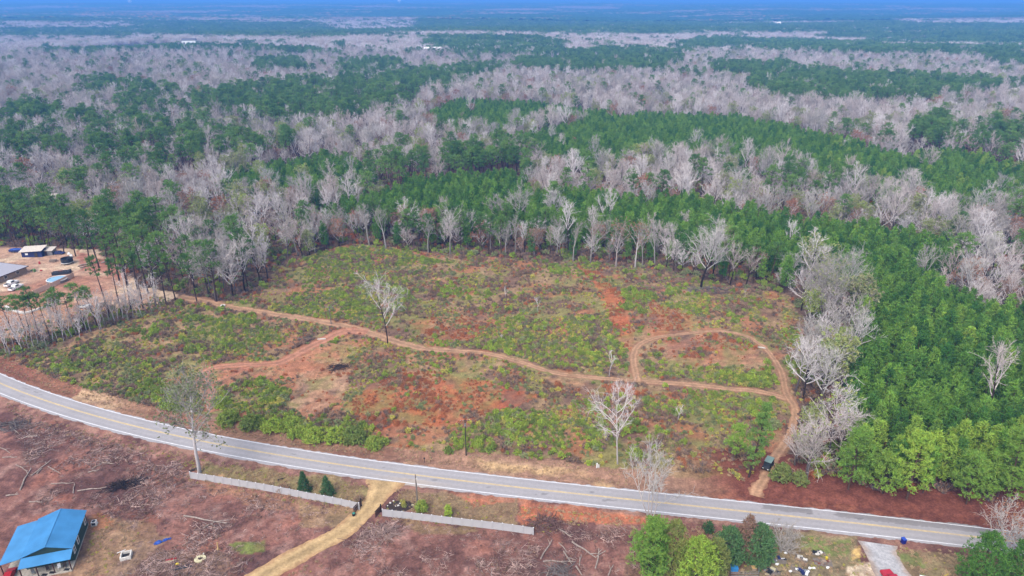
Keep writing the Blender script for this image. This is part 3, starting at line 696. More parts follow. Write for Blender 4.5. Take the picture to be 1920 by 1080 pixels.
def plant(kindname, name, label, cat, x, y, z, rzv, s, ix, group):
    t, c, _ = PROTO[kindname][ix % len(PROTO[kindname])]
    e = thing(name, label, cat, (x, y, z), rzv, group); e.scale = (s, s, s)
    obj('trunk', t, e); obj('crown', c, e); return e
for kd in range(7):
    I = np.where((kind == kd) & (np.abs(X) < Y * .755 + 2))[0]
    # those that show largest: near ones, first at the open edges
    sc_vis = dist[I] * np.where(edge[I] | east[I] | thick[I], .6, 1.0)
    I = I[np.argsort(sc_vis)][:{0: 300, 1: 250, 2: 250, 3: 280, 4: 120, 5: 80, 6: 120}[kd]]
    nm, lb, ct = WHERE[kd]
    for i in I:
        w = zone(fpx[i], fpy[i], edge[i], east[i], thick[i])
        plant(KN[kd], nm, lb + ' ' + w, ct, X[i], Y[i], Z[i], rz[i], sc[i], int(ixs[i]), ct + ' group: ' + lb + ' ' + w)
    rest[I] = False
for kd, nm, lb in ((0, 'planted_pine_wood', 'dense green planted pine woods behind and right of the field'), (1, 'tall_pine_wood', 'dark tall pines scattered through the woods'), (2, 'bare_wood', 'leafless grey hardwood forest'), (3, 'pale_bare_wood', 'leafless whitish hardwoods mixed in the forest'), (4, 'budding_wood', 'yellow green budding hardwoods dotted in the forest'), (5, 'rusty_wood', 'rust coloured hardwoods dotted in the forest'), (6, 'bright_pine_wood', 'bright pines mixed into the right stand')):
    I = np.where(rest & (kind == kd))[0]
    if len(I): scatter(nm, lb, [p[2] for p in PROTO[KN[kd]]], np.stack([X, Y, Z], 1)[I], rz[I], sc[I], ixs[I] % len(PROTO[KN[kd]]))
print('forest trees', len(X), [int((kind == k).sum()) for k in range(7)])
# mid distance woods: groves of several crowns, from 1.3 to 3.4 km
def grove(kinds, n, seed, S=20):
    r = np.random.default_rng(seed); tb = TB(); mats = []
    for i in range(n):
        kd = kinds[i % len(kinds)]; x, y = r.uniform(-S / 2, S / 2, 2); s = r.uniform(.8, 1.15)
        if kd == 'pine':
            for q in range(5):
                c = np.array([x, y, 13.5 * s]) + r.normal(size=3) * [1.3, 1.3, 2.2]; tufts(tb, c + r.normal(size=(9, 3)) * [1.2, 1.2, .7], 1.5, r, 3, .5, .55, m=0)
            tb.add([[x - .2, y, 0], [x + .2, y, 0], [x, y, 14]], [[0, 1, 2]], np.full((3, 3), .5), 2)
        else:
            c = np.array([x, y, 10.5 * s]) + r.normal(size=(46, 3)) * [2.0, 2.0, 2.8]
            tufts(tb, c, 2.2, r, 3, .9, .1, m={'bare': 1, 'rust': 3, 'bud': 4}[kd])
            tb.add([[x - .15, y, 0], [x + .15, y, 0], [x, y, 12]], [[0, 1, 2]], np.full((3, 3), .8), 1)
    return tb.mesh('grove', [M['needle_tall'], M['twig'], M['bark'], M['leaf_rust'], M['leaf_bud']])
GP = [grove(['pine'], 12, 700 + k) for k in range(3)]; GB = [grove(['bare', 'bare', 'bare', 'bare', 'bare', 'bare', 'rust' if k % 2 else 'bare', 'bud' if k >= 2 else 'bare'], 10, 720 + k) for k in range(4)]
X, Y, r = jgrid(-2900, 2900, 1320, 3450, 17, 901)
k = infrustum(X, Y, 1.03, 30); X, Y = X[k], Y[k]; Z = terr(X, Y)
ok = np.ones(len(X), bool)
for poly in FAR_MEADOW: ok &= ~inpoly(*PX(X, Y, Z), poly)
X, Y, Z = X[ok], Y[ok], Z[ok]
sh, pl = pine_class(X, Y, Z); pine = r.uniform(size=len(X)) < sh
for m, nm, lb, G_ in ((pine, 'distant_pine_wood', 'distant dark green pine woods', GP), (~pine, 'distant_bare_wood', 'distant greyish leafless woods', GB)):
    scatter(nm, lb, G_, np.stack([X, Y, Z - .5], 1)[m], r.uniform(0, 6.28, m.sum()), r.uniform(.8, 1.15, m.sum()), r.integers(0, len(G_), m.sum()))
print('groves', len(X))
# far woods to the horizon: continuous canopy sheet
ys = [3300.0]
while ys[-1] < 18500: ys.append(ys[-1] * 1.0045)
ys = np.array(ys); NC = 620; T = np.linspace(-1, 1, NC)
XX = T[None, :] * (ys[:, None] * .9 + 45); YY = np.repeat(ys[:, None], NC, 1); gx, gy = XX.ravel(), YY.ravel()
sh, pl = pine_class(gx, gy, terr(gx, gy))
rr = np.random.default_rng(5)
hz = terr(gx, gy) + 9 + 9 * vn(gx / 22, gy / 22, 301) + 5 * rr.uniform(size=len(gx)) + 5 * (sh > .5)
cp_, cb_ = np.array(lin(66, 110, 66, .45)), np.array(lin(176, 160, 152, .4))
w = sst(.35, .6, sh + .35 * (rr.uniform(size=len(gx)) - .5))[:, None]
C = cb_ * (1 - w) + cp_ * w; C *= rr.uniform(.75, 1.25, len(gx))[:, None]
tn = sst(.68, .74, fbm(gx, gy, 300, 2, 305))[:, None] * (rr.uniform(size=len(gx)) < .4)[:, None]; C = C * (1 - tn) + np.array(lin(196, 150, 120, .42)) * tn
idx = np.arange(len(gx)).reshape(XX.shape); quads = np.stack([idx[:-1, :-1], idx[:-1, 1:], idx[1:, 1:], idx[1:, :-1]], -1).reshape(-1, 4)
o = obj('far_forest', mesh_np('far_forest', np.stack([gx, gy, hz], 1), [quads], [M['canopy']], col=C)); o['kind'] = 'stuff'; o['label'] = 'hazy far forest reaching the horizon'
# ------------------------------------------------------------------ field cover
def dome_mesh(nm, mats, **kw): return dome(**kw).mesh(nm, [M[m] for m in mats])
BR = {
 'green': [dome_mesh('green_brush', ['brush_green', 'brush_brown'], W=1.7, H=1.25, seed=600 + k, n=34, size=.5, wid=.4, up=.5, twigs=5) for k in range(4)],
 'olive': [dome_mesh('olive_brush', ['brush_olive', 'brush_brown'], W=1.6, H=1.0, seed=610 + k, n=26, size=.45, wid=.35, up=.5, twigs=10) for k in range(4)],
 'sage': [dome_mesh('sage_brush', ['brush_sage', 'brush_brown'], W=1.8, H=1.1, seed=620 + k, n=28, size=.45, wid=.4, up=.4, twigs=10) for k in range(4)],
 'brown': [dome_mesh('brown_brush', ['brush_brown', 'twig_dark'], W=1.8, H=1.1, seed=630 + k, n=16, size=.4, wid=.25, up=.5, twigs=34) for k in range(4)],
 'red': [dome_mesh('red_grass', ['grass_red'], W=1.3, H=.5, seed=640 + k, n=26, size=.6, wid=.1, up=1.4) for k in range(3)],
 'straw': [dome_mesh('straw_grass', ['grass_straw'], W=1.3, H=.35, seed=650 + k, n=26, size=.5, wid=.1, up=1.0) for k in range(3)],
}
TRK = [catmull([g2(*p) for p in L], 30) for L in (
 [(335,556),(430,575),(500,587),(560,597),(620,606),(680,620),(730,637),(790,653),(860,659),(920,664),(980,680),(1040,699),(1110,708),(1190,714),(1280,720),(1360,728),(1430,735),(1482,750)],
 [(1195,714),(1190,690),(1188,665),(1200,645),(1230,633),(1280,626),(1340,620),(1390,627),(1425,645),(1450,670),(1466,700),(1474,735),(1490,765),(1486,800),(1470,832),(1450,862),(1438,888),(1416,928)],
 [(402,772),(392,735),(376,714),(396,692),(440,686),(520,681),(560,662),(600,641),(645,622),(690,622)],
 [(440,1112),(490,1080),(560,1040),(635,1001),(680,965),(702,938),(722,902)], [(1690,1112),(1646,1019)])]
def tdist(x, y):
    best = np.full(len(x), 1e9)
    for L in TRK:
        for p in L[::3]: best = np.minimum(best, np.hypot(x - p[0], y - p[1]))
    return best
GREENS = [([(480,590),(560,552),(640,540),(705,560),(725,605),(600,600)], .95), ([(560,520),(600,470),(740,460),(810,490),(700,512)], .9), ([(330,640),(345,600),(440,590),(530,612),(490,655),(390,680)], .95),
 ([(800,650),(920,600),(1150,590),(1180,660),(1180,685),(1000,690)], .7), ([(395,760),(405,715),(480,695),(545,740),(575,800),(520,815),(440,800)], .95), ([(550,800),(600,785),(690,790),(730,830),(600,835)], .85),
 ([(1190,690),(1200,675),(1450,700),(1455,726),(1250,708)], .8), ([(890,800),(900,765),(1130,780),(1155,845),(950,825)], .75), ([(1250,570),(1330,555),(1330,580),(1270,600)], .9), ([(1030,498),(1110,495),(1130,520),(1080,520)], .9),
 ([(1200,745),(1460,755),(1455,800),(1240,795)], .6), ([(690,710),(830,690),(850,705),(720,735)], .7), ([(1100,640),(1180,645),(1185,690),(1080,690)], .85), ([(40,690),(150,640),(240,650),(350,730),(300,770),(150,728)], .5), ([(650,510),(760,520),(780,580),(700,590)], .7)]
REDS = [[(640,760),(690,725),(780,690),(900,712),(1010,742),(930,775),(800,800),(690,805)], [(1070,490),(1130,515),(1165,560),(1190,640),(1195,670),(1160,640),(1140,580),(1105,530)], [(770,600),(860,592),(935,606),(880,640),(800,640)], [(1225,565),(1300,590),(1290,620),(1230,640),(1195,640)], [(1215,650),(1330,622),(1420,650),(1440,680),(1300,690)], [(1000,705),(1250,735),(1300,755),(1050,735)]]
BARE = [[(370,700),(430,682),(520,676),(580,655),(660,640),(650,672),(540,712),(440,715),(400,745)], [(560,700),(660,672),(640,745),(570,785),(540,760)]]
X, Y, r = jgrid(-190, 130, 112, 340, .8, 902)
jx, jy = (fbm(X, Y, 5, 2, 141) - .5) * 5, (fbm(X, Y, 5, 2, 142) - .5) * 5
px, py = PX(X + jx, Y + jy, 0); d = rdist(X, Y)
inf = (inpoly(px, py, FIELD) | inpoly(px, py, STRIP)) & (d > 8.5) & (tdist(X, Y) > 2.1) & infrustum(X, Y, 1, 5)
X, Y, px, py, d = X[inf], Y[inf], px[inf], py[inf], d[inf]
g = np.zeros(len(X))
for poly, a in GREENS: g = np.maximum(g, a * inpoly(px, py, poly))
red = np.zeros(len(X), bool)
for poly in REDS: red |= inpoly(px, py, poly)
br_ = np.zeros(len(X), bool)
for poly in BARE: br_ |= inpoly(px, py, poly)
n1 = fbm(X, Y, 11, 3, 143); n2 = fbm(X, Y, 6, 3, 144); n3 = fbm(X, Y, 4, 2, 145); u = r.uniform(size=len(X)); u2 = r.uniform(size=len(X))
kind = np.where(n1 > .65, 0, np.where(n2 > .43, 3, np.where(n3 > .5, 1, 2)))
kind = np.where(u2 < .18, r.integers(0, 4, len(X)), kind)
gn = sst(.38, .6, fbm(X, Y, 4.5, 3, 147))
kind = np.where(u < g * (.25 + .75 * gn), np.where(u2 < .5, 0, np.where(u2 < .8, 1, 2)), kind)
kind = np.where(red & (u < .35 + .6 * sst(.35, .55, n3)), np.where(u2 < .82, 4, 5), kind)
kind = np.where(~red & (g < .5) & (u2 > .72), np.where(u < .35, 4, 5), kind)
keepd = .16 + .62 * sst(.36, .58, fbm(X, Y, 5, 3, 146)) + .3 * (g > .1) - .15 * red
kp = (r.uniform(size=len(X)) < keepd) & ~(br_ & (u2 < .8))
sc = r.uniform(.32, .92, len(X)) * (.75 + .6 * sst(.45, .65, n2)) * np.where(d < 16, 1.15, 1.0)
names = [('green', 'green_weeds', 'bright green weeds and saplings over the field'), ('olive', 'olive_weeds', 'yellow olive weeds over the field'), ('sage', 'sage_brush', 'grey green low brush over the field'), ('brown', 'brown_brush', 'mauve brown leafless brush over the field'), ('red', 'red_grass', 'rust red dry grass in the field'), ('straw', 'straw_grass', 'pale dry grass in the field')]
Z = terr(X, Y)
for q, (k, nm, lb) in enumerate(names):
    m = kp & (kind == q)
    scatter(nm, lb, BR[k], np.stack([X, Y, Z], 1)[m], r.uniform(0, 6.28, m.sum()), sc[m], r.integers(0, len(BR[k]), m.sum()))
print('field brush', int(kp.sum()))
# dry grass on the verges and undergrowth along the wood edges
X, Y, r = jgrid(-200, 130, 97, 330, 1.0, 903)
d = rdist(X, Y); px, py = PX(X, Y, 0); td = tdist(X, Y)
vg = (((d > 4.6) & (d < 10)) | ((d < -5.2) & (d > -9))) & infrustum(X, Y, 1, 4) & (td > 3.2) & (r.uniform(size=len(X)) < .5) & ~((X > 34) & (d > 0))
scatter('verge_grass', 'short dry grass along the road verges', BR['straw'], np.stack([X, Y, terr(X, Y)], 1)[vg], r.uniform(0, 6.28, vg.sum()), r.uniform(.3, .6, vg.sum()), r.integers(0, 3, vg.sum()))
X, Y, r = jgrid(-320, 260, 118, 420, 2.0, 904)
d = rdist(X, Y); px, py = PX(X, Y, 0)
ug = (d > 12) & ~inpoly(px, py, FIELD) & ~inpoly(px, py, YARD) & infrustum(X, Y, 1, 4) & (tdist(X, Y) > 3) & (r.uniform(size=len(X)) < .62)
scatter('undergrowth', 'brown and green undergrowth on the forest floor', BR['brown'] + BR['sage'][:1] + BR['green'][:1] + BR['red'][:1], np.stack([X, Y, terr(X, Y)], 1)[ug], r.uniform(0, 6.28, ug.sum()), r.uniform(.8, 1.9, ug.sum()), r.integers(0, 7, ug.sum()))
# ------------------------------------------------------------------ slash on the cleared land south of the road
def sticks(n, S, seed, lo=.5, hi=2.4, th=.07, mm='slash'):
    r = np.random.default_rng(seed); tb = TB()
    for i in range(n):
        p = np.array([*r.uniform(-S / 2, S / 2, 2), r.uniform(.02, .2)]); a = r.uniform(0, 6.28); L = r.uniform(lo, hi) * r.uniform(.4, 1)
        e = p + np.array([math.cos(a) * L, math.sin(a) * L, r.normal() * .12 + .1]); t = th * r.uniform(.5, 1.3)
        tb_tube(tb, [p, (p + e) / 2 + r.normal(size=3) * .08, e], [t, t * .8, t * .4], 3, r.uniform(.6, 1.9))
    return tb.mesh('slash', [M[mm]])
SL = [sticks(16, 2.2, 660 + k) for k in range(4)] + [dome_mesh('slash_tuft', ['brush_brown', 'slash'], W=1.4, H=.5, seed=670 + k, n=6, size=.3, wid=.25, up=.3, twigs=26) for k in range(3)] + [sticks(7, 2.6, 680 + k, 1.0, 3.0, .055, 'twig_dark') for k in range(2)]
X, Y, r = jgrid(-165, 60, 96, 172, 1.0, 905)
d = rdist(X, Y); px, py = PX(X, Y, 0)
A1 = [(-150,740),(0,768),(150,812),(330,868),(358,905),(500,935),(650,965),(560,1035),(440,1110),(190,1110),(260,1000),(180,955),(0,960),(-150,960)]
A2 = [(560,1110),(640,1020),(730,975),(860,985),(1000,1005),(1080,985),(1200,990),(1190,1110)]
m = (d < -7) & (inpoly(px, py, A1) | inpoly(px, py, A2)) & infrustum(X, Y, 1, 3) & (tdist(X, Y) > 3.4)
den = sst(.36, .62, fbm(X, Y, 9, 3, 151)); m &= r.uniform(size=len(X)) < .42 + .55 * den
scatter('logging_slash', 'twigs and cut brush littering the cleared red land', SL, np.stack([X, Y, terr(X, Y)], 1)[m], r.uniform(0, 6.28, m.sum()), (r.uniform(.4, 1.0, len(X)) * (.5 + .65 * den))[m], np.where(r.uniform(size=m.sum()) < .08, r.integers(7, 9, m.sum()), r.integers(0, 7, m.sum())))
X, Y, r = jgrid(-110, 110, 96, 150, .8, 906); d = rdist(X, Y); px, py = PX(X, Y, 0)
m = (d < -6) & ~inpoly(px, py, A1) & ~inpoly(px, py, A2) & infrustum(X, Y, 1, 3) & (tdist(X, Y) > 3.4) & (r.uniform(size=len(X)) < .45) & ~inpoly(px, py, [(-60,950),(180,950),(150,1120),(-60,1120)])
scatter('yard_grass', 'short tan and green grass in the roadside yards', BR['straw'] + [dome_mesh('grass', ['brush_olive'], W=1.2, H=.25, seed=690, n=22, size=.3, wid=.14, up=1.2)], np.stack([X, Y, terr(X, Y)], 1)[m], r.uniform(0, 6.28, m.sum()), r.uniform(.3, .7, m.sum()), r.integers(0, 4, m.sum()))
# ------------------------------------------------------------------ haze: one closed box of air
hm = bpy.data.materials.new('haze_air'); hm.use_nodes = True; n = hm.node_tree.nodes; n.remove(n['Principled BSDF'])
pv = n.new('ShaderNodeVolumePrincipled'); pv.inputs['Color'].default_value = (.11, .345, .86, 1); pv.inputs['Density'].default_value = 2.3e-4; pv.inputs['Anisotropy'].default_value = 0
hm.node_tree.links.new(pv.outputs[0], n['Material Output'].inputs['Volume'])
hz = MB().box((0, 9450, 22), (40000, 19600, 170)).build('haze', hm); hz['kind'] = 'stuff'; hz['label'] = 'thin blue haze in the air over the whole landscape'
# ------------------------------------------------------------------ single trees and shrubs that stand out
def solo(name, label, cat, bpx, geo, mt, mc, rz=0, group=None, dz=0):
    e = thing(name, label, cat, at(*bpx, dz), rz, group)
    tr, cr = geo
    if tr is not None and tr.n: obj('trunk', tr.mesh('trunk', [M[mt]]), e)
    obj('crown', cr.mesh('crown', [M[m] for m in mc]), e); return e
solo('budding_tree', 'tall feathery tree by the road at the left end of the fence', 'budding tree', (374, 886), bare_tree(hgt(374, 886, 714), 1001, .72, .4, 20, 7, 5, leaves=900, leafsize=.36, lift=.06, lean=.1), 'twig', ['twig_pale', 'brush_sage'])
solo('dead_tree', 'lone dark stemmed dead tree beside the dirt track mid field', 'bare tree', (727, 645), bare_tree(hgt(727, 645, 522), 1002, .7, .3, 10, 6, 6, r0=.2, lean=.06, twig=.035), 'bark', ['twig'])
solo('bare_tree', 'lone leafless tree with forked limbs on the field side of the road', 'bare tree', (1158, 870), bare_tree(hgt(1158, 870, 728), 1003, .6, .34, 11, 7, 7, r0=.19, twig=.028), 'twig', ['twig'], 1.0)
solo('bare_tree', 'slender many stemmed leafless tree rising above the roadside pine', 'bare tree', (1216, 984), bare_tree(hgt(1216, 984, 838), 1004, .5, .5, 7, 5, 4, r0=.24, stems=4, twig=.04), 'twig', ['twig_pale'])
solo('large_bare_tree', 'largest round headed bare tree standing free at the back field edge', 'bare tree', (1314, 540), bare_tree(hgt(1314, 540, 420), 1005, .75, .33, 17, 8, 7, r0=.42, twig=.045), 'bark', ['twig_pale'])
solo('tall_pine', 'tall green pine at the field edge next to the track mouth', 'pine tree', (1404, 894), tall_pine(hgt(1404, 894, 748), 1006, .2, 2.0, 52, 80, .5), 'bark_pine', ['needle_tall'])
solo('young_pine', 'small rounded pine just left of the tall pine by the track', 'pine tree', (1379, 862), tall_pine(hgt(1379, 862, 792), 1007, .2, 2.4, 30, 70, .5), 'bark_pine', ['needle_bright'])
for k, (bx, by, ty) in enumerate([(10,650,556),(34,650,548),(60,644,552),(78,642,536),(96,636,545),(118,632,540),(140,626,548),(160,620,530),(182,612,536),(207,598,470),(228,590,480),(246,580,462),(268,578,470),(292,574,452),(312,570,460),(330,566,468),(50,630,548),(110,612,552)]):
    solo('slim_pine', 'slim tall stemmed pine in the open row between the yard and field', 'pine tree', (bx, by), tall_pine(hgt(bx, by, ty), 1020 + k, .66, 2.1, 14, 30), 'bark_pine', ['needle_tall'], k, 'slim pines between the yard and the field')
_r = random.Random(3)
for k, (bx, by, ty) in enumerate([(int(12 + 300 * t), int(668 - 92 * t + _r.uniform(-8, 6)), int(600 - 80 * t + _r.uniform(-16, 14))) for t in [i / 34 for i in range(34)]] + [(20,668,600),(44,664,596),(88,652,598),(120,640,590),(150,634,592),(190,616,570),(215,605,560),(240,592,548),(262,588,545),(236,570,500)]):
    solo('sapling', 'spindly whitish leafless sapling under the slim pines left of the field', 'sapling', (bx, by), bare_tree(hgt(bx, by, ty), 1050 + k, .4, .3, 8, 4, 3, r0=.12, twig=.04), 'twig', ['twig'], k, 'spindly saplings under the slim pines')
E_ = [(948,478,430),(966,474,411),(920,470,418),(1044,476,408),(1056,478,439),(1075,491,414),(1107,492,407),(1142,490,451),(1204,502,430),(1228,496,421),(1267,500,469),(1281,504,458),(693,461,383),(724,466,386),(592,474,400),(643,455,388),(558,478,402),(803,473,407),(844,478,385)]
for k, (bx, by, ty) in enumerate(E_):
    solo('pale_bare_tree', 'slender whitish leafless tree in the front row of the back field edge', 'bare tree', (bx, by), bare_tree(hgt(bx, by, ty), 1070 + k, .35 + .12 * (k % 4), .4, 9, 5, 5, twig=.04), 'twig_pale', ['twig_pale'], k, 'whitish trees in the front row behind the field')
for k, (bx, by, ty) in enumerate([(1001,480,429),(1155,499,413),(1191,502,424)]):
    solo('rusty_leaved_tree', 'tan topped tree in the front row of the back field edge', 'rusty tree', (bx, by), bare_tree(hgt(bx, by, ty), 1095 + k, .55, .4, 10, 5, 4, leaves=260, leafsize=.3), 'twig', ['twig_pale', 'leaf_rust'], k, 'tan topped trees behind the field')
for k, (bx, by, ty) in enumerate([(1042,432,362),(970,434,360),(930,436,374)]):
    solo('domed_bare_tree', ['broad domed white bare tree above the planted pines, rightmost of three', 'domed white bare tree above the planted pines, middle of three', 'domed white bare tree above the planted pines, leftmost of three'][k], 'bare tree', (bx, by), bare_tree(hgt(bx, by, ty), 1100 + k, .8, .35, 16, 7, 6, twig=.06), 'twig', ['twig_pale'])
EB = [(1568,598,468),(1540,618,480),(1522,600,500),(1545,735,640),(1555,850,730),(1512,888,790),(1490,872,800)]
for k, (bx, by, ty) in enumerate(EB):
    solo('pale_bare_tree', 'large spreading white limbed bare tree on the east edge of the field', 'bare tree', (bx, by), bare_tree(min(24, hgt(bx, by, ty)), 1110 + k, .66, .25, 15, 7, 7, twig=.035, r0=.2, leaves=(0, 200, 0, 500, 120, 60, 0)[k], leafsize=.45), 'twig_dark', ['twig_pale' if k < 3 else 'twig', 'leaf_bud'], k, 'white limbed trees on the east field edge')
solo('yellow_tree', 'yellow green tree in the middle of the white trees east of field', 'budding tree', (1538, 742), bare_tree(hgt(1538, 742, 632), 1125, .7, .2, 12, 6, 4, leaves=900, leafsize=.6), 'bark', ['twig', 'leaf_bud'])
solo('yellow_tree', 'pale yellow green tree behind the tallest white trees east of field', 'budding tree', (1590, 610), bare_tree(hgt(1590, 610, 520), 1126, .7, .2, 12, 6, 4, leaves=800, leafsize=.6), 'bark', ['twig', 'leaf_bud'])
for k, (bx, by, ty) in enumerate([(1590,918,800),(1700,936,806),(1812,945,845),(1886,952,806),(1655,925,850)]):
    solo('bright_pine', ['bright lime green pine at the left corner of the roadside stand', 'bright green pine mid way along the roadside stand', 'olive green pine in the roadside stand front near the right', 'bright lime green pine at the right end of the roadside stand', 'short bright pine between two taller ones in the roadside stand'][k], 'pine tree', (bx, by), tall_pine(hgt(bx, by, ty), 1130 + k, .18, 3.2, 60, 110, .5), 'bark_pine', ['needle_bright'])
# evergreens and shrubs close to the camera
solo('conifer', 'dark green pointed conifer behind the fence, taller left one of two', 'conifer', (571, 922), planted_pine(hgt(571, 922, 885), 1140, 1.6, .04, 420, .55), 'bark', ['leaf_cedar'])
solo('conifer', 'dark green conifer behind the fence, shorter right one of two', 'conifer', (614, 929), planted_pine(hgt(614, 929, 894), 1141, 1.6, .04, 400, .55), 'bark', ['leaf_cedar'])
def shrub(name, label, bpx, W, H, seed, mats, n=160, size=.5, twigs=10, wid=.4, cat='bush'):
    o = tag(obj(name, dome(W, H, seed, n, size, wid, .5, twigs).mesh(name, [M[m] for m in mats]), None, at(*bpx)), label, cat); return o
shrub('bush', 'green bush at the foot of the short utility pole behind the fence', (790, 958), 2.4, 2.6, 1150, ['brush_green', 'brush_brown'])
shrub('small_tree', 'narrow green shrub behind the right fence, right of the pole', (841, 968), 1.6, 3.0, 1151, ['brush_green', 'brush_brown'], 120)
shrub('brown_bush', 'rust brown bush behind the left fence beside the conifers', (531, 921), 2.8, 1.8, 1152, ['leaf_rust', 'brush_brown'], 120, .35, 40, .2)
shrub('flower_bed_bush', 'low brown bush behind the right end of the left fence', (675, 938), 3.4, 1.1, 1153, ['brush_brown', 'slash'], 60, .35, 60, .2)
shrub('olive_bush', 'olive bush beside the parked vehicle at the track mouth', (1466, 900), 4.6, 4.4, 1154, ['leaf_olive', 'brush_brown'], 420, .55, 60)
shrub('olive_bush', 'yellowish bush under the white bare tree near the track mouth', (1500, 905), 4.2, 2.6, 1155, ['leaf_olive', 'brush_brown'], 260, .5, 60)
shrub('blue_green_bush', 'blue green rounded bush left of the track above the vehicle', (1452, 800), 3.8, 2.0, 1156, ['brush_sage', 'brush_brown'], 200, .5, 20)
shrub('roadside_bush', 'round green bush right of the lone bare tree on the field side', (1192, 860), 4.0, 2.8, 1157, ['brush_green', 'brush_brown'], 260, .55, 30)
shrub('roadside_bush', 'bright green bush right of the roadside utility pole', (899, 838), 2.0, 2.2, 1158, ['brush_green', 'brush_brown'], 130, .5, 10)
shrub('roadside_bush', 'small round green bush left of the roadside utility pole', (841, 848), 2.2, 1.5, 1159, ['brush_green', 'brush_brown'], 120, .5, 10)
for k, (bx, by, W, H) in enumerate([(430,790,7,2.6),(470,800,7,2.8),(512,806,7,2.6),(545,800,5,2.2),(590,822,6,2.4),(628,824,6,2.8),(662,826,7,2.6),(415,760,5,2.2),(705,836,5,2.0),(560,815,4,2.0)]):
    o = shrub('thicket_bush', 'broad leafy green bush in the thicket between field and road verge', (bx, by), W, H, 1160 + k, ['brush_green', 'brush_brown'], 420, .6, 40); o['group'] = 'broad bushes along the road verge'
# bottom centre and right gardens
solo('yellow_pine', 'yellow green broad tree at the bottom edge below the slender bare tree', 'pine tree', (1212, 1092), tall_pine(hgt(1212, 1092, 962), 1180, .2, 3.3, 60, 100, .5), 'bark', ['needle_bright'])
solo('holly_tree', 'dark green leafy tree within the yellow green one at the bottom edge', 'evergreen tree', (1222, 1088), planted_pine(hgt(1222, 1088, 985), 1181, 2.4, .2, 520, .6), 'bark', ['needle_young'])
solo('olive_tree', 'olive grey leafy tree right of the yellow green one at the bottom', 'evergreen tree', (1256, 1086), planted_pine(hgt(1256, 1086, 978), 1182, 2.6, .15, 600, .6), 'bark', ['leaf_olive'])
solo('olive_tree', 'broad yellow green tree at the bottom edge left of the fenced pen', 'evergreen tree', (1300, 1108), planted_pine(hgt(1300, 1108, 1010), 1183, 3.8, .1, 840, .6), 'bark', ['needle_bright'])
solo('olive_tree', 'soft green tree touching the left side of the fenced pen', 'evergreen tree', (1338, 1088), planted_pine(hgt(1338, 1088, 1012), 1184, 2.8, .1, 680, .6), 'bark', ['leaf_olive'])
solo('cedar_tree', 'dark green rounded cedar left of the brown pointed one by the road', 'cedar', (1366, 1050), planted_pine(hgt(1366, 1050, 994), 1185, 3.0, .05, 840, .6), 'bark', ['leaf_cedar'])
solo('cedar_tree', 'brown pointed cedar between two dark green cedars by the road', 'cedar', (1396, 1046), planted_pine(hgt(1396, 1046, 968), 1186, 1.9, .05, 560, .6), 'bark', ['brush_brown'])
solo('cedar_tree', 'dark green rounded cedar right of the brown pointed one by the road', 'cedar', (1420, 1050), planted_pine(hgt(1420, 1050, 986), 1187, 3.0, .05, 840, .6), 'bark', ['leaf_cedar'])
solo('small_cedar', 'small dark green cedar alone on the red verge below the road', 'cedar', (1328, 998), planted_pine(2.6, 1188, 1.0, .05, 120), 'bark', ['leaf_cedar'])
solo('bare_shrub', 'wide spreading bare shrub between the road and the junk piles', 'bare shrub', (1468, 1036), bare_tree(hgt(1468, 1036, 982), 1189, 1.1, .1, 9, 5, 4, stems=5, r0=.2, twig=.03), 'twig_pale', ['twig_pale'])
solo('rusty_shrub', 'bare shrub with orange tipped top over the road at the right edge', 'bare shrub', (1868, 1042), bare_tree(hgt(1868, 1042, 948), 1190, .8, .25, 12, 6, 5, leaves=240, leafsize=.22, stems=2, twig=.03), 'twig', ['twig_pale', 'leaf_rust'])
solo('bare_shrub', 'pale bare shrub cut off by the right edge above the pines', 'bare shrub', (1912, 1046), bare_tree(hgt(1912, 1046, 975), 1191, .8, .25, 11, 6, 5, stems=2, twig=.03), 'twig', ['twig_pale'])
solo('corner_pine', 'dark green pine in the bottom right corner, left one of two', 'pine tree', (1830, 1100), planted_pine(hgt(1830, 1100, 1000), 1192, 3.4, .1, 920, .6), 'bark_pine', ['needle_young'])
solo('corner_pine', 'green pine in the bottom right corner cut by the right edge', 'pine tree', (1905, 1104), planted_pine(hgt(1905, 1104, 1010), 1193, 3.2, .1, 840, .6), 'bark_pine', ['needle_young'])
for k, (bx, by, h) in enumerate([(948,560,5),(1008,585,6),(1142,705,9),(1396,562,5),(1270,790,5),(940,640,3)]):
    solo('dead_snag', ['grey snag among low brush left of the field centre', 'thin grey snag standing near the middle of the field', 'tall thin grey snag above the main track left of the loop', 'short thin snag in the top right corner of the field', 'whitish dead sapling in brush right of the roadside bare tree', 'short grey snag above the main track near the field centre'][k], 'dead tree', (bx, by), bare_tree(h, 1200 + k, .4, .4, 5, 3, 3, r0=.1, twig=.03), 'twig', ['twig'])
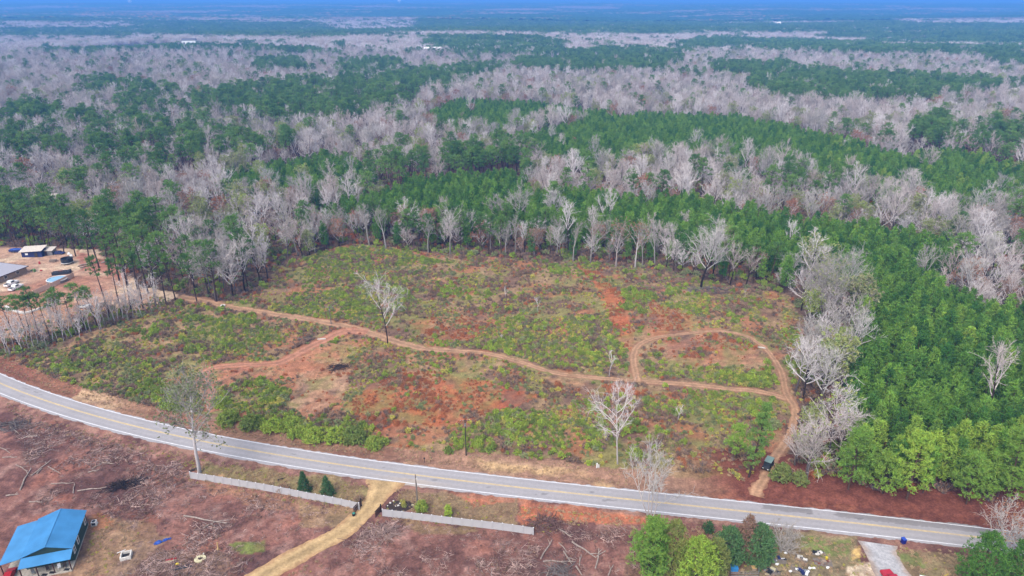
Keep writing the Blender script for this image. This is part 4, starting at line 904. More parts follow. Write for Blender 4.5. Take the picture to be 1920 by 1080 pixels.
# ------------------------------------------------------------------ logs and brush heaps
def log(label, p0, p1, rad, seed, mm='log', forks=1, group='pale logs on the cleared red land', lift=0.0):
    r = random.Random(seed); a, b = Vector(at(*p0)), Vector(at(*p1)); mb = MB(); d = b - a; L = d.length; n = d.cross(Vector((0, 0, 1))).normalized()
    pts = [a.lerp(b, t) + n * r.uniform(-.022, .022) * L + Vector((0, 0, rad * 1.0 + (lift + .12) * (i % 3) * .5)) for i, t in enumerate((0, .25, .5, .75, 1))]
    e = thing('fallen_log', label, 'log', a[:], 0, group); M_ = M[mm]
    rad *= 1.1; MB().tube([p - a for p in pts], [rad, rad * .95, rad * .85, rad * .7, rad * .5], 7).build('stem', M_, e)
    for k in range(forks):
        s = pts[r.randint(2, 3)] - a; q = s + (d.normalized() * r.uniform(.15, .35) + n * r.choice((-1, 1)) * r.uniform(.12, .25)) * L * .8 + Vector((0, 0, r.uniform(.05, .4)))
        MB().tube([s, (s + q) / 2 + Vector((0, 0, .1)), q], [rad * .55, rad * .4, rad * .2], 5).build('branch', M_, e)
for k, (p0, p1, rad) in enumerate([((38,920),(58,880),.16),((60,893),(96,864),.14),((5,858),(32,858),.12),((70,890),(78,880),.14),((12,931),(35,928),.16),((90,876),(114,889),.11),((172,880),(190,870),.12),((190,868),(215,870),.11),((165,886),(186,881),.13),((145,922),(200,914),.14),((228,908),(246,896),.1),((0,840),(20,850),.1),((45,822),(70,817),.13),((96,908),(138,906),.11),((138,925),(140,906),.1),((30,872),(52,885),.1),((55,942),(80,943),.12),((18,800),(36,815),.1),((200,838),(180,850),.1)]):
    log('pale thin log on the cleared red land above the blue roofed house', p0, p1, rad, 300 + k)
for k, (p0, p1, rad) in enumerate([((346,966),(425,983),.17),((380,991),(404,978),.13),((396,982),(405,990),.1)]):
    log('pale log of the crossed pair lying mid way between house and fence', p0, p1, rad, 330 + k, group='crossed pale logs between the house and the fence', forks=1)
for k, (p0, p1, rad) in enumerate([((1014,1048),(1036,1012),.14),((1048,1018),(1064,1036),.1),((1072,1017),(1118,1046),.16),((1117,1066),(1124,1028),.15),((1118,1044),(1135,1032),.1),((1018,1052),(1080,1054),.13),((1057,1034),(1072,1058),.14),((1080,1062),(1092,1080),.16),((1140,1079),(1150,1060),.13),((1025,1080),(1030,1068),.12),((1048,992),(1072,1008),.13),((1064,1046),(1080,1050),.1),((1086,1060),(1090,1040),.12)]):
    log('pale crooked log in the jumbled heap right of the right fence end', p0, p1, rad, 340 + k, group='crooked logs right of the fence end')
def heap(name, label, bpx, W, D, H, n, seed, mm, cat='brush heap', th=.09, L=(1, 3)):
    r = np.random.default_rng(seed); tb = TB()
    for i in range(n):
        u, a = math.sqrt(r.uniform()), r.uniform(0, 6.28); p = np.array([math.cos(a) * u * W / 2, math.sin(a) * u * D / 2, H * (1 - u * u) * r.uniform(.1, 1)]); q = r.uniform(0, 6.28); l = r.uniform(*L)
        e = p + np.array([math.cos(q) * l, math.sin(q) * l, r.normal() * .25]); e[2] = max(e[2], .03); t = th * r.uniform(.4, 1.2)
        tb_tube(tb, [p, (p + e) / 2 + r.normal(size=3) * .1, e], [t, t * .8, t * .4], 4, r.uniform(.6, 1.25))
    o = tag(obj(name, tb.mesh(name, [M[mm]]), None, at(*bpx)), label, cat); return o
M['char_tint'] = mat_leaf('charred', lin(96, 84, 82, .5), lin(74, 66, 66, .5), 0)
heap('burnt_brush_heap', 'blackened burnt brush heap on the red land above the blue roofed house', (222, 913), 4.2, 2.8, 1.1, 130, 401, 'char_tint')
heap('burnt_brush_heap', 'smaller black burnt brush scrap right of the large burnt heap', (256, 903), 3.2, 2.4, .6, 70, 402, 'char_tint')
heap('grey_log_heap', 'grey heap of logs under the large bare tree behind the field', (1330, 545), 17, 7, 1.2, 170, 403, 'twig_dark', L=(2, 5), th=.13)
heap('grey_log_heap', 'grey white brush heap at the bottom edge among crooked logs', (1048, 1072), 5, 3, .8, 110, 404, 'twig_dark')
heap('grey_brush_heap', 'grey brush heap on the red land at the far left below the road', (25, 800), 9, 5, .9, 160, 405, 'twig_dark')
heap('dark_brush_heap', 'dark stump and brush beside the dirt track left of the dead tree', (637, 689), 6, 4, .9, 110, 406, 'char_tint')
heap('grey_brush_heap', 'small pale brush heap beside the track above the red clay patch', (575, 636), 5, 3, .6, 80, 407, 'twig_dark')
heap('dark_brush_heap', 'brown cut brush heap right of the right fence end by the road', (1020, 985), 9, 5, 1.0, 190, 408, 'slash')
heap('dark_brush_heap', 'dark brush heap on the red land right of the sandy driveway', (720, 1000), 6, 4, .7, 130, 409, 'slash')

for k, (bx, by, ty) in enumerate([(170,498,392),(186,502,388),(206,514,400),(224,526,405),(240,534,398),(258,542,410),(278,550,420),(142,480,385),(120,474,380),(60,466,378),(96,468,384),(30,463,380)]):
    solo('yard_pine', 'tall spreading pine standing at the back and right edge of the left yard', 'pine tree', (bx, by), tall_pine(hgt(bx, by, ty), 1400 + k, .42, 3.2, 26, 40, .75), 'bark_pine', ['needle_tall'], k, 'tall pines around the left yard')
# ------------------------------------------------------------------ built things: materials
for nm, c, ro, kw in (('roof_blue', lin(84, 166, 230, .48), .5, dict(var=.14, scale=.35)), ('wall_green', lin(58, 84, 74, .5), .7, {}), ('trim_white', lin(238, 238, 238, .72), .5, dict(var=.06)), ('pane', (.02, .025, .03), .08, dict(var=.1, spec=.6)),
    ('concrete', lin(206, 196, 182, .5), .9, {}), ('vinyl', lin(205, 202, 205, .56), .6, dict(var=.05, scale=.4)), ('vinyl_cap', lin(240, 240, 244, .72), .5, dict(var=.05)), ('gate', lin(86, 54, 48, .5), .7, {}), ('black', (.012, .012, .014), .6, {}),
    ('pole', lin(150, 138, 128, .5), .9, dict(scale=2)), ('pole_dark', lin(84, 72, 64, .5), .9, dict(scale=2)), ('metal_grey', lin(170, 172, 176, .5), .4, dict(metal=.4)), ('blue_tarp', lin(40, 92, 196, .5), .45, dict(var=.3)), ('red_paint', lin(196, 36, 44, .55), .4, dict(var=.15)),
    ('cream', lin(226, 216, 176, .6), .7, {}), ('wood_new', lin(222, 184, 124, .6), .8, {}), ('stone_white', lin(228, 222, 214, .62), .9, {}), ('mulch', lin(74, 60, 54, .5), .95, {}), ('shingle', lin(190, 188, 200, .62), .9, dict(var=.12, scale=6)),
    ('brick_tan', lin(196, 170, 148, .5), .9, dict(var=.15, scale=6)), ('eave_brown', lin(96, 68, 60, .5), .7, {}), ('car_white', lin(244, 244, 246, .78), .25, dict(var=.02, spec=.6)), ('tyre', (.015, .015, .016), .85, {}), ('truck_red', lin(214, 40, 66, .55), .25, dict(var=.05, spec=.6)),
    ('utv_green', lin(150, 180, 172, .5), .4, dict(var=.12)), ('bin_blue', lin(32, 44, 150, .5), .4, dict(var=.1)), ('bin_lid', lin(60, 96, 210, .5), .4, dict(var=.1)), ('pool_blue', lin(160, 206, 240, .6), .2, dict(var=.1)), ('fence_wood', lin(226, 196, 178, .75), .9, dict(var=.12)),
    ('net_dark', lin(62, 66, 74, .5), .8, {}), ('shed_blue', lin(48, 58, 118, .5), .7, {}), ('roof_white', lin(226, 214, 204, .65), .6, {}), ('toy_green', lin(132, 176, 116, .55), .6, {}), ('rust', lin(150, 96, 76, .5), .9, {}), ('yellow', lin(226, 200, 60, .6), .6, {}), ('pen_blue', lin(70, 160, 232, .55), .5, dict(var=.08)), ('tub_green', lin(80, 170, 150, .5), .5, {}), ('far_white', lin(244, 240, 240, .8), .6, dict(var=.04)), ('dark_roof', lin(120, 116, 118, .5), .8, {})):
    M[nm] = mat(nm, c, ro, **{**dict(var=.2), **kw})
def frame2(o, ax):
    """local frame: x along the unit vector ax, y to its left"""
    return math.atan2(ax[1], ax[0])
# ------------------------------------------------------------------ blue roofed house; local x runs along the wall to the back, y across to the left
B = np.array(g2(141, 1053)); Aa = np.array(g2(166, 983)); ax = (Aa - B) / np.linalg.norm(Aa - B)
house = thing('blue_roof_house', 'green walled house with bright blue metal roof and open porch', 'house', (B[0], B[1], 0), frame2(B, ax))
MB().prism([(-2.5, -.05), (10.8, -.05), (10.8, 11.7), (-2.5, 11.7)], -.3, .12).build('slab', M['concrete'], house)
wall = MB().box((5.45, .1, 1.75), (10.3, .16, 3.26)).build('wall', M['wall_green'], house); wall['label'] = 'long dark green side wall'
for x in (9.4, 3.9, 1.3):
    w = MB()
    for dx, dz, sx, szz in ((-.5, 0, .12, 1.5), (.5, 0, .12, 1.5), (0, .69, .88, .12), (0, -.69, .88, .12), (0, 0, .88, .1)): w.box((x + dx, -.01, 1.95 + dz), (sx, .1, szz))
    w = w.build('window', M['trim_white'], house)
    for dz in (-.34, .34): MB().box((x, .0, 1.95 + dz), (.88, .06, .56)).build('pane', M['pane'], w)
front = MB().prism([(.3, .18), (.46, .18), (.46, 8.1), (.3, 8.1)], .12, 3.3)
front.add([(.3, .0, 3.3), (.3, 8.2, 3.3), (.3, 3.95, 4.78), (.46, .0, 3.3), (.46, 8.2, 3.3), (.46, 3.95, 4.78)], [(0, 1, 2), (5, 4, 3), (0, 2, 5, 3), (1, 4, 5, 2), (0, 3, 4, 1)])
front.build('gable_wall', M['wall_green'], house)
MB().prism([(10.45, .18), (10.6, .18), (10.6, 8.1), (10.45, 8.1)], .12, 3.3).build('wall', M['wall_green'], house)
MB().prism([(.46, 8.1), (10.45, 8.1), (10.45, 8.25), (.46, 8.25)], .12, 3.28).build('wall', M['wall_green'], house)
rt = MB().slab([(-.15, -.35, 3.38), (10.95, -.35, 3.38), (10.95, 3.95, 4.92), (-.15, 3.95, 4.92)], .08).build('roof', M['roof_blue'], house)
MB().slab([(-.15, 3.96, 4.92), (10.95, 3.96, 4.92), (10.95, 8.35, 3.42), (-.15, 8.35, 3.42)], .08).build('roof', M['roof_blue'], house)
MB().slab([(-.3, 8.36, 3.4), (10.6, 8.36, 3.4), (10.6, 12.0, 2.85), (-.3, 12.0, 2.85)], .08).build('lean_to_roof', M['roof_blue'], house)
MB().slab([(-2.35, -.3, 2.7), (-.05, -.3, 3.26), (-.05, 8.3, 3.3), (-2.35, 8.3, 2.74)], .08).build('porch_roof', M['roof_blue'], house)
MB().tube([(-.16, 3.955, 4.95), (10.96, 3.955, 4.95)], .07, 6).build('ridge_cap', M['roof_blue'], rt)
ribs = MB()
for i in range(37):
    x = -.1 + i * .305
    ribs.slab([(x, -.34, 3.42), (x + .04, -.34, 3.42), (x + .04, 3.94, 4.955), (x, 3.94, 4.955)], .03).slab([(x, 3.97, 4.955), (x + .04, 3.97, 4.955), (x + .04, 8.34, 3.46), (x, 8.34, 3.46)], .03)
o = ribs.build('seam', M['roof_blue'], rt); o['kind'] = 'stuff'
for y in (.05, 2.8, 5.5, 8.1): MB().box((-2.2, y, 1.42), (.16, .16, 2.6)).build('porch_post', M['gate'], house)
for x in (-.1, 3.4, 7.0, 10.4): MB().box((x, 11.75, 1.5), (.16, .16, 2.75)).build('porch_post', M['gate'], house)
def hp(x, y, z=0):
    c, s = math.cos(house.rotation_euler.z), math.sin(house.rotation_euler.z); return (B[0] + c * x - s * y, B[1] + s * x + c * y, z)
def chair(label, p, rz, m, group=None):
    e = thing('porch_chair', label, 'chair', p, rz, group)
    MB().box((0, 0, .42), (.52, .5, .06)).build('seat', M[m], e); MB().box((0, .24, .75), (.52, .05, .62), rx=-.15).build('backrest', M[m], e)
    for sx in (-1, 1):
        for sy in (-1, 1): MB().box((sx * .22, sy * .2, .2), (.05, .05, .4)).build('leg', M[m], e)
for k, (y, m) in enumerate(((1.4, 'pole_dark'), (2.3, 'trim_white'), (4.2, 'pole_dark'), (6.6, 'metal_grey'))): chair('chair on the open front porch of the blue roofed house', hp(-1.2, y, .12), house.rotation_euler.z - 1.57 + .2 * k, m, 'chairs on the porch')
for k, (x, y) in enumerate(((-1.9, .95), (-1.9, 3.4), (-2.1, 4.6))): tag(MB().prism([(-.5, -.3), (.5, -.3), (.5, .3), (-.5, .3)], 0, .02).build('door_mat', M['black'], None, hp(x, y, .122)), 'dark mat on the pale porch slab of the blue roofed house', 'mat', 'mats on the porch')
e = thing('red_car', 'red car nose showing under the lean-to at the left edge', 'car', hp(-.9, 10.6, .12), house.rotation_euler.z)
e.scale = (.9, .9, .9)
def wheels(e, pts, r=.36, w=.24):
    for x, y in pts:
        t = obj('wheel', MB().tube([(0, -w / 2, 0), (0, w / 2, 0)], r, 14).mesh('tyre', M['tyre']), e, (x, y, r)); MB().tube([(0, -w / 2 - .01, 0), (0, w / 2 + .01, 0)], r * .58, 10).build('rim', M['metal_grey'], t)
def loft(e, name, m, prof, W, inset=.12):
    """body panel from a side profile (x,z), width W, edges pulled in at the top"""
    zs = [z for _, z in prof]; z0, z1 = min(zs), max(zs); n = len(prof); mb = MB()
    L = [(x, -W / 2 + inset * ((z - z0) / (z1 - z0)) ** 2, z) for x, z in prof]; Rr = [(x, -y, z) for x, y, z in L]
    mb.add(L + Rr, [tuple(range(n)), tuple(reversed(range(n, 2 * n)))] + [(i, i + n, (i + 1) % n + n, (i + 1) % n) for i in range(n)])
    return mb.build(name, m, e)
def pickup(label, p, rz, m, group=None, name='pickup_truck'):
    e = thing(name, label, 'pickup', p, rz, group)
    loft(e, 'body', m, [(-2.75, .45), (2.7, .45), (2.78, .7), (2.7, 1.0), (1.4, 1.12), (-2.75, 1.12)], 1.95, .06)
    cab = loft(e, 'cab', m, [(-1.0, 1.121), (1.35, 1.121), (.72, 1.78), (.4, 1.86), (-.7, 1.86), (-.95, 1.78)], 1.8, .2)
    MB().add([(1.38, -.74, 1.15), (1.38, .74, 1.15), (.78, .6, 1.77), (.78, -.6, 1.77), (1.3, -.74, 1.15), (1.3, .74, 1.15), (.7, .6, 1.77), (.7, -.6, 1.77)], [(0, 1, 2, 3), (7, 6, 5, 4), (0, 4, 5, 1), (2, 6, 7, 3), (1, 5, 6, 2), (0, 3, 7, 4)]).build('windscreen', M['pane'], cab)
    for s in (-1, 1): MB().box((.0, s * .83, 1.45), (1.35, .06, .42), rx=s * .22).build('side_window', M['pane'], cab)
    MB().box((-1.9, 0, 1.1), (1.6, 1.55, .06)).build('bed', M['black'], e)
    wheels(e, [(1.75, .84), (1.75, -.84), (-1.75, .84), (-1.75, -.84)])
    for s in (-1, 1): MB().box((2.74, s * .72, .86), (.1, .36, .18)).build('headlight', M['metal_grey'], e); MB().box((-2.76, s * .86, .92), (.06, .16, .3)).build('tail_light', M['red_paint'], e)
    MB().box((2.8, 0, .58), (.12, 1.8, .2)).build('bumper', M['metal_grey'], e); return e
loft(e, 'body', M['red_paint'], [(-2.1, .35), (2.1, .35), (2.15, .7), (1.1, .9), (.4, 1.35), (-1.2, 1.38), (-2.0, .95)], 1.75, .2)
MB().box((0.75, 0, 1.13), (.7, 1.3, .05), ry=.56).build('windscreen', M['pane'], e); wheels(e, [(1.3, .76), (1.3, -.76), (-1.3, .76), (-1.3, -.76)], .32)
e = thing('air_conditioner', 'white square air conditioner at the back corner of the blue roofed house', 'air conditioner', hp(10.3, -1.2, tz(*hp(10.3, -1.2)[:2])), .2)
MB().box((0, 0, .45), (.9, .9, .9)).build('casing', M['trim_white'], e); MB().lathe([(.36, 0), (.36, .03)], 16, (0, 0, .9)).build('fan_grille', M['net_dark'], e); MB().box((0, 0, .02), (1.2, 1.2, .08)).build('base', M['concrete'], e)
for s in (-1, 1): MB().box((0, s * .455, .45), (.7, .02, .6)).build('louvre', M['net_dark'], e)
# ------------------------------------------------------------------ things lying in the house yard
e = thing('fire_pit', 'white square open box with dark inside in the brown yard', 'fire pit', at(237, 1044), .35)
for a, b, sx, sy in ((0, .85, 1.9, .2), (0, -.85, 1.9, .2), (.85, 0, .2, 1.5), (-.85, 0, .2, 1.5)): MB().box((a, b, .38), (sx, sy, .8)).build('side', M['stone_white'], e)
MB().box((0, 0, .12), (1.5, 1.5, .2)).build('ash', M['black'], e); MB().box((-.9, 1.05, .8), (1.5, .14, .06), rz=.3).build('lid_board', M['trim_white'], e)
MB().box((.2, -.2, .3), (.9, .14, .14), rz=.7).build('charred_stick', M['pole'], e)
e = thing('blue_tarp', 'crumpled bright blue tarp lying on the brown yard', 'tarp', at(305, 1014), .45)
MB().blob((-.85, -.1, .1), (.75, .5, .26), 4, .3, 3).build('sheet', M['blue_tarp'], e, smooth=False); MB().blob((.75, .12, .08), (.8, .33, .22), 5, .35, 3).build('fold', M['blue_tarp'], e)
e = thing('red_sled', 'long red sled with pale rails on the brown yard', 'sled', at(321, 1051), .32)
MB().box((0, 0, .1), (1.9, .5, .06)).build('deck', M['red_paint'], e)
for s in (-1, 1): MB().box((0, s * .27, .15), (1.95, .06, .22)).build('side_rail', M['red_paint' if s > 0 else 'cream'], e)
for x in (-.6, 0, .6): MB().box((x, 0, .15), (.1, .5, .05)).build('slat', M['rust'], e)
e = thing('cream_sandbox', 'rounded cream coloured disc with a dark middle in the yard', 'sandbox', at(376, 1049), .1)
pts = [(1.05 * math.cos(t) * (1.1 if 2.2 < t < 4.2 else 1), .95 * math.sin(t)) for t in np.linspace(0, 6.283, 20, endpoint=False)]
MB().prism(pts, 0, .28).build('tray', M['cream'], e); MB().blob((0, -.05, .3), (.42, .3, .16), 3, .3).build('ashes', M['mulch'], e); MB().box((.3, 1.1, .25), (.2, .2, .5)).build('peg', M['stone_white'], e)
e = thing('wood_stake', 'fresh yellow split stump standing on the brown yard', 'stump', at(409, 1031), 0)
MB().tube([(0, 0, 0), (.05, 0, .9), (.1, .02, 1.9)], [.2, .14, .1], 7).build('stem', M['wood_new'], e)
for a in range(4): MB().tube([(0, 0, .25), (math.cos(a * 1.6) * .5, math.sin(a * 1.6) * .5, 0)], [.09, .05], 5).build('root', M['wood_new'], e)
e = thing('grey_mat', 'long grey mat lying on the yard between sled and disc', 'mat', at(345, 1063, .02), .33)
MB().box((0, 0, .02), (3.6, .9, .04)).build('sheet', M['net_dark'], e); MB().box((-1.2, .1, .06), (.5, .9, .05)).build('fold', M['net_dark'], e)
tag(MB().blob((0, 0, .12), (.35, .25, .2), 8).build('yellow_bucket', M['yellow'], None, at(333, 1058)), 'small yellow scrap beside the red sled', 'scrap')
# ------------------------------------------------------------------ vinyl fences and gates
def fence(label, pts, name='privacy_fence', H=1.85, step=2.1, m='vinyl', cap='vinyl_cap', wob=0):
    P2 = catmull([g2(*p) for p in pts], 30); s = np.concatenate([[0], np.cumsum(np.linalg.norm(np.diff(P2, axis=0), axis=1))])
    n = int(round(s[-1] / step)); S = np.linspace(0, s[-1], n + 1); Q = np.stack([np.interp(S, s, P2[:, 0]), np.interp(S, s, P2[:, 1])], 1)
    o = Q[0]; e = thing(name, label, 'fence', (o[0], o[1], 0)); rr = random.Random(len(label))
    pm = MB().box((0, 0, H / 2), (.17, .17, H + .2)).mesh('post', M[m]); cm = MB().box((0, 0, 0), (.2, .2, .09), taper=.6).mesh('cap', M[cap or m])
    for i, q in enumerate(Q):
        z = tz(*q); p = obj('post', pm, e, (q[0] - o[0], q[1] - o[1], z - .1)); 
        if cap: obj('post_cap', cm, p, (0, 0, H + .16))
        if i < n:
            d = Q[i + 1] - q; L = np.linalg.norm(d); z2 = tz(*Q[i + 1]); a = math.atan2(d[1], d[0])
            b = MB().box((L / 2, 0, H / 2), (L - .14, .04, H - .1)).mesh('panel', M[m]); w = obj('panel', b, e, (q[0] - o[0], q[1] - o[1], (z + z2) / 2 + rr.uniform(-wob, wob)), a)
            for zz, nm in ((H - .06, 'top_rail'), (.1, 'bottom_rail')): obj(nm, MB().box((L / 2, 0, zz), (L - .15, .075, .12)).mesh(nm, M[m]), w)
    return e
fence('long grey white vinyl fence left of the sandy driveway', [(358, 897), (430, 909), (520, 925), (600, 940), (674, 956)])
fence('grey white vinyl fence right of the sandy driveway', [(718, 968), (790, 976), (870, 986), (940, 995), (1000, 1003)])
def gate(label, p0, p1):
    a = np.array(g2(*p0)); b = np.array(g2(*p1)); L = np.linalg.norm(b - a); e = thing('gate', label, 'gate', (a[0], a[1], tz(*a)), math.atan2(*(b - a)[::-1]))
    for nm, x, z, sx, szz in (('frame_rail', L / 2, .25, L, .1), ('frame_rail', L / 2, 1.75, L, .1), ('frame_rail', L / 2, 1.0, L, .1), ('frame_stile', .05, 1.0, .1, 1.7), ('frame_stile', L - .05, 1.0, .1, 1.7)): MB().box((x, 0, z), (sx, .08, szz)).build(nm, M['gate'], e)
    k = int(L / .17)
    pk = MB().box((0, 0, 1.0), (.1, .03, 1.5)).mesh('picket', M['gate'])
    for i in range(k): obj('picket', pk, e, (.14 + i * (L - .26) / k, 0.02, 0))
    MB().tube([(.1, .05, .3), (L - .1, .05, 1.7)], .04, 5).build('brace', M['black'], e); MB().box((-.12, 0, 1.0), (.2, .2, 2.2)).build('gate_post', M['black'], e); return e
gate('dark brown gate swung open at the end of the left fence', (677, 950), (664, 964)); gate('dark brown gate swung open at the end of the right fence', (714, 961), (704, 972))
e = thing('tub', 'small dark tub with green top at the open left gate', 'tub', at(663.5, 967)); MB().lathe([(.3, 0), (.38, .6), (.4, .62)], 14).build('barrel', M['black'], e); MB().lathe([(.3, 0), (.3, .04)], 14, (0, 0, .63)).build('lid', M['tub_green'], e)
# rock garden by the gate
e = thing('flower_bed', 'round dark mulch bed with rocks behind the right gate', 'flower bed', at(750, 949), 0); MB().blob((0, 0, -.05), (3.1, 1.8, .32), 11, .1, 3).build('mulch', M['mulch'], e)
for k, (px_, py_, s) in enumerate([(732,945,.2),(738,941,.16),(747,950,.22),(750,946,.18),(727,950,.14),(758,952,.15),(742,951,.13)]):
    tag(MB().blob((0, 0, s * .4 + .22), (s * 1.2, s, s * .8), 20 + k, .2).build('garden_rock', M['stone_white'], None, at(px_, py_)), 'small white rock in the mulch bed behind the right gate', 'rock', 'white rocks in the mulch bed')
for k, (px_, py_) in enumerate([(755.5, 943.5), (757, 948), (757.5, 952)]):
    o = tag(obj('yellow_tuft', dome(1.1, .6, 1300 + k, 30, .4, .2, 1).mesh('yellow_tuft', [M['brush_olive']]), None, at(px_, py_, .2)), 'yellow ornamental tuft at the edge of the mulch bed', 'plant', 'yellow tufts in the mulch bed')
e = thing('small_sign', 'thin yard sign post right of the mulch bed behind the fence', 'sign', at(774, 957), 0); MB().tube([(0, 0, 0), (0, 0, 1.4)], .04, 6).build('post', M['pole'], e); MB().box((.05, 0, 1.5), (.5, .05, .35)).build('plate', M['cream'], e)
# ------------------------------------------------------------------ poles and markers
def pole(label, bpx, H, m, arm=True, r=.14, gear=True):
    e = thing('utility_pole', label, 'utility pole', at(*bpx), .1)
    MB().tube([(0, 0, -.3), (0, 0, H * .5), (0, 0, H)], [r * 1.15, r, r * .8], 10).build('pole', M[m], e)
    if arm:
        c = MB().box((0, .1, H - .5), (2.4, .1, .12)).build('crossarm', M[m], e)
        for x in (-1.1, -.5, .5, 1.1): MB().lathe([(.05, 0), (.08, .06), (.06, .14), (.03, .2)], 8, (x, .1, H - .44)).build('insulator', M['stone_white'], c)
    if gear: MB().lathe([(.16, 0), (.2, .05), (.2, .6), (.12, .68)], 12, (.0, -.32, H - 1.7)).build('transformer', M['metal_grey'], e)
    return e
pole('dark wooden utility pole with crossarm on the field side of the road', (874, 854), hgt(874, 854, 786), 'pole_dark')
e = pole('short grey utility pole behind the right fence near the driveway', (783, 952), hgt(783, 952, 890), 'pole', False, .14, False)
MB().box((.18, 0, 7.6), (.3, .25, .45)).build('lamp_head', M['stone_white'], e); MB().box((.2, -.1, 1.4), (.35, .22, .6)).build('meter_box', M['metal_grey'], e); MB().tube([(.14, 0, 1.6), (.14, 0, 6.5)], .04, 6).build('conduit', M['metal_grey'], e)
pole('small wooden pole with crossarm beside the dirt track in the field', (621, 608), hgt(621, 608, 574), 'pole', True, .15)
e = thing('road_marker', 'small dark marker post on the verge above the road', 'marker post', at(796, 866)); MB().box((0, 0, .6), (.12, .06, 1.2)).build('post', M['black'], e); MB().box((0, -.04, 1.2), (.4, .05, .4)).build('plate', M['black'], e)
e = thing('white_marker', 'pair of white marker posts at the brush edge above the road', 'marker post', at(1119, 877)); MB().box((0, 0, .6), (.28, .18, 1.3)).build('post', M['trim_white'], e); MB().box((.45, .1, .42), (.2, .15, .9)).build('post', M['trim_white'], e); MB().box((0, 0, 1.27), (.32, .22, .06)).build('cap', M['trim_white'], e)
e = thing('stump', 'cut stump lying behind the left fence near the conifers', 'stump', at(526, 900), .4); MB().tube([(-.6, 0, .2), (.6, .1, .22)], [.2, .17], 9).build('stem', M['pole_dark'], e); MB().tube([(.61, .1, .22), (.62, .1, .22)], .16, 9).build('cut_face', M['wood_new'], e)
e = thing('stump', 'cut log beside the feathery tree at the left fence end', 'stump', at(364, 882), .6); MB().tube([(-1, 0, .25), (1, .1, .3)], [.25, .2], 9).build('stem', M['pole_dark'], e); MB().tube([(1.01, .1, .3), (1.03, .1, .3)], .19, 9).build('cut_face', M['wood_new'], e)
e = thing('old_tyre', 'whitish tyre lying at the upper left end of the track', 'scrap tyre', at(418, 574)); MB().lathe([(.75, .1), (.9, .2), (.9, .4), (.75, .5), (.45, .5), (.35, .4), (.35, .2), (.45, .1)], 16, ring=True).build('tyre', M['stone_white'], e); MB().lathe([(.3, 0), (.3, .15)], 12).build('centre', M['black'], e)
for k, (px_, py_, L, a, lb) in enumerate([(603, 636, 2.6, .1, 'white plank lying on the red dirt by the pole'), (1427, 652, 2.6, -.4, 'white plank on the loop track at its upper right'), (1492, 682, 4.2, -.3, 'long pale plank below the yellow tree east of the loop')]):
    e = thing('plank', lb, 'plank', at(px_, py_), a); MB().box((0, 0, .12), (L, .45, .1)).build('board', M['stone_white'], e); MB().box((.2, .1, .22), (L * .6, .3, .08), rz=.12).build('board', M['stone_white'], e)
# ------------------------------------------------------------------ vehicle at the track mouth
a = np.array(g2(1447, 864)); b = np.array(g2(1431, 890)); dv = b - a
e = thing('utility_vehicle', 'pale green roofed utility vehicle nosing out of the dirt track', 'utility vehicle', (*((a + b) / 2), tz(*((a + b) / 2)) + .02), math.atan2(dv[1], dv[0]))
loft(e, 'body', M['black'], [(-1.9, .5), (1.9, .5), (2.0, .8), (1.7, 1.05), (.6, 1.15), (-1.9, 1.15)], 1.7, .1)
loft(e, 'bonnet', M['net_dark'], [(.7, 1.12), (1.75, 1.06), (1.7, 1.12), (.7, 1.22)], 1.4, .1)
rf = MB().slab([(-1.75, -.8, 2.0), (.75, -.8, 2.0), (.75, .8, 2.0), (-1.75, .8, 2.0)], .1).build('roof', M['utv_green'], e)
for x in (-1.7, -.5, .7):
    for s in (-1, 1): MB().tube([(x + (.35 if x > 0 else 0), s * .76, 1.1), (x, s * .74, 1.95)], .05, 6).build('roll_bar', M['black'], e)
MB().box((.92, 0, 1.55), (.05, 1.4, .8), ry=-.35).build('windscreen', M['pane'], e)
for s in (-1, 1): MB().box((-.2, s * .4, 1.25), (.6, .6, .5)).build('seat', M['black'], e); MB().box((1.98, s * .55, .85), (.06, .3, .16)).build('headlight', M['stone_white'], e)
wheels(e, [(1.3, .8), (1.3, -.8), (-1.25, .8), (-1.25, -.8)], .38, .28)
# ------------------------------------------------------------------ bottom right: bin, truck, trailer, junk
e = thing('wheelie_bin', 'blue wheeled rubbish bin on the road edge by the gravel drive', 'bin', at(1693, 1019), .2)
MB().box((0, 0, .62), (.62, .68, 1.0), taper=1.15).build('bin_body', M['bin_blue'], e); MB().box((0, .05, 1.18), (.76, .84, .08), rx=.12).build('lid', M['bin_lid'], e); MB().box((0, .46, 1.1), (.6, .06, .06)).build('handle', M['bin_blue'], e)
for s in (-1, 1): MB().tube([(s * .28 - .04, .36, .14), (s * .28 + .04, .36, .14)], .14, 10).build('wheel', M['tyre'], e)
x, y = g2(1666, 1083)
pickup('red pickup on the gravel drive cut by the bottom edge', (x, y - 1.6, tz(x, y)), R(96), M['truck_red'])
x, y = g2(1745, 1078, 2.6)
e = thing('white_trailer', 'white flat roofed trailer cut by the bottom edge', 'trailer', (x + .6, y - 2.4, tz(x, y)), -.32)
MB().box((0, 0, 1.55), (6.4, 2.6, 2.1)).build('box', M['trim_white'], e); MB().box((0, 0, 2.64), (6.6, 2.75, .08)).build('roof', M['trim_white'], e); MB().box((-3.26, 0, 1.6), (.05, 1.9, 1.7)).build('door', M['metal_grey'], e)
wheels(e, [(-.5, 1.3), (.5, 1.3), (-.5, -1.3), (.5, -1.3)], .36)
MB().tube([(-.2, 1.2, 2.7), (1.5, 2.6, 3.3)], .06, 6).build('jack_pole', M['yellow'], e)
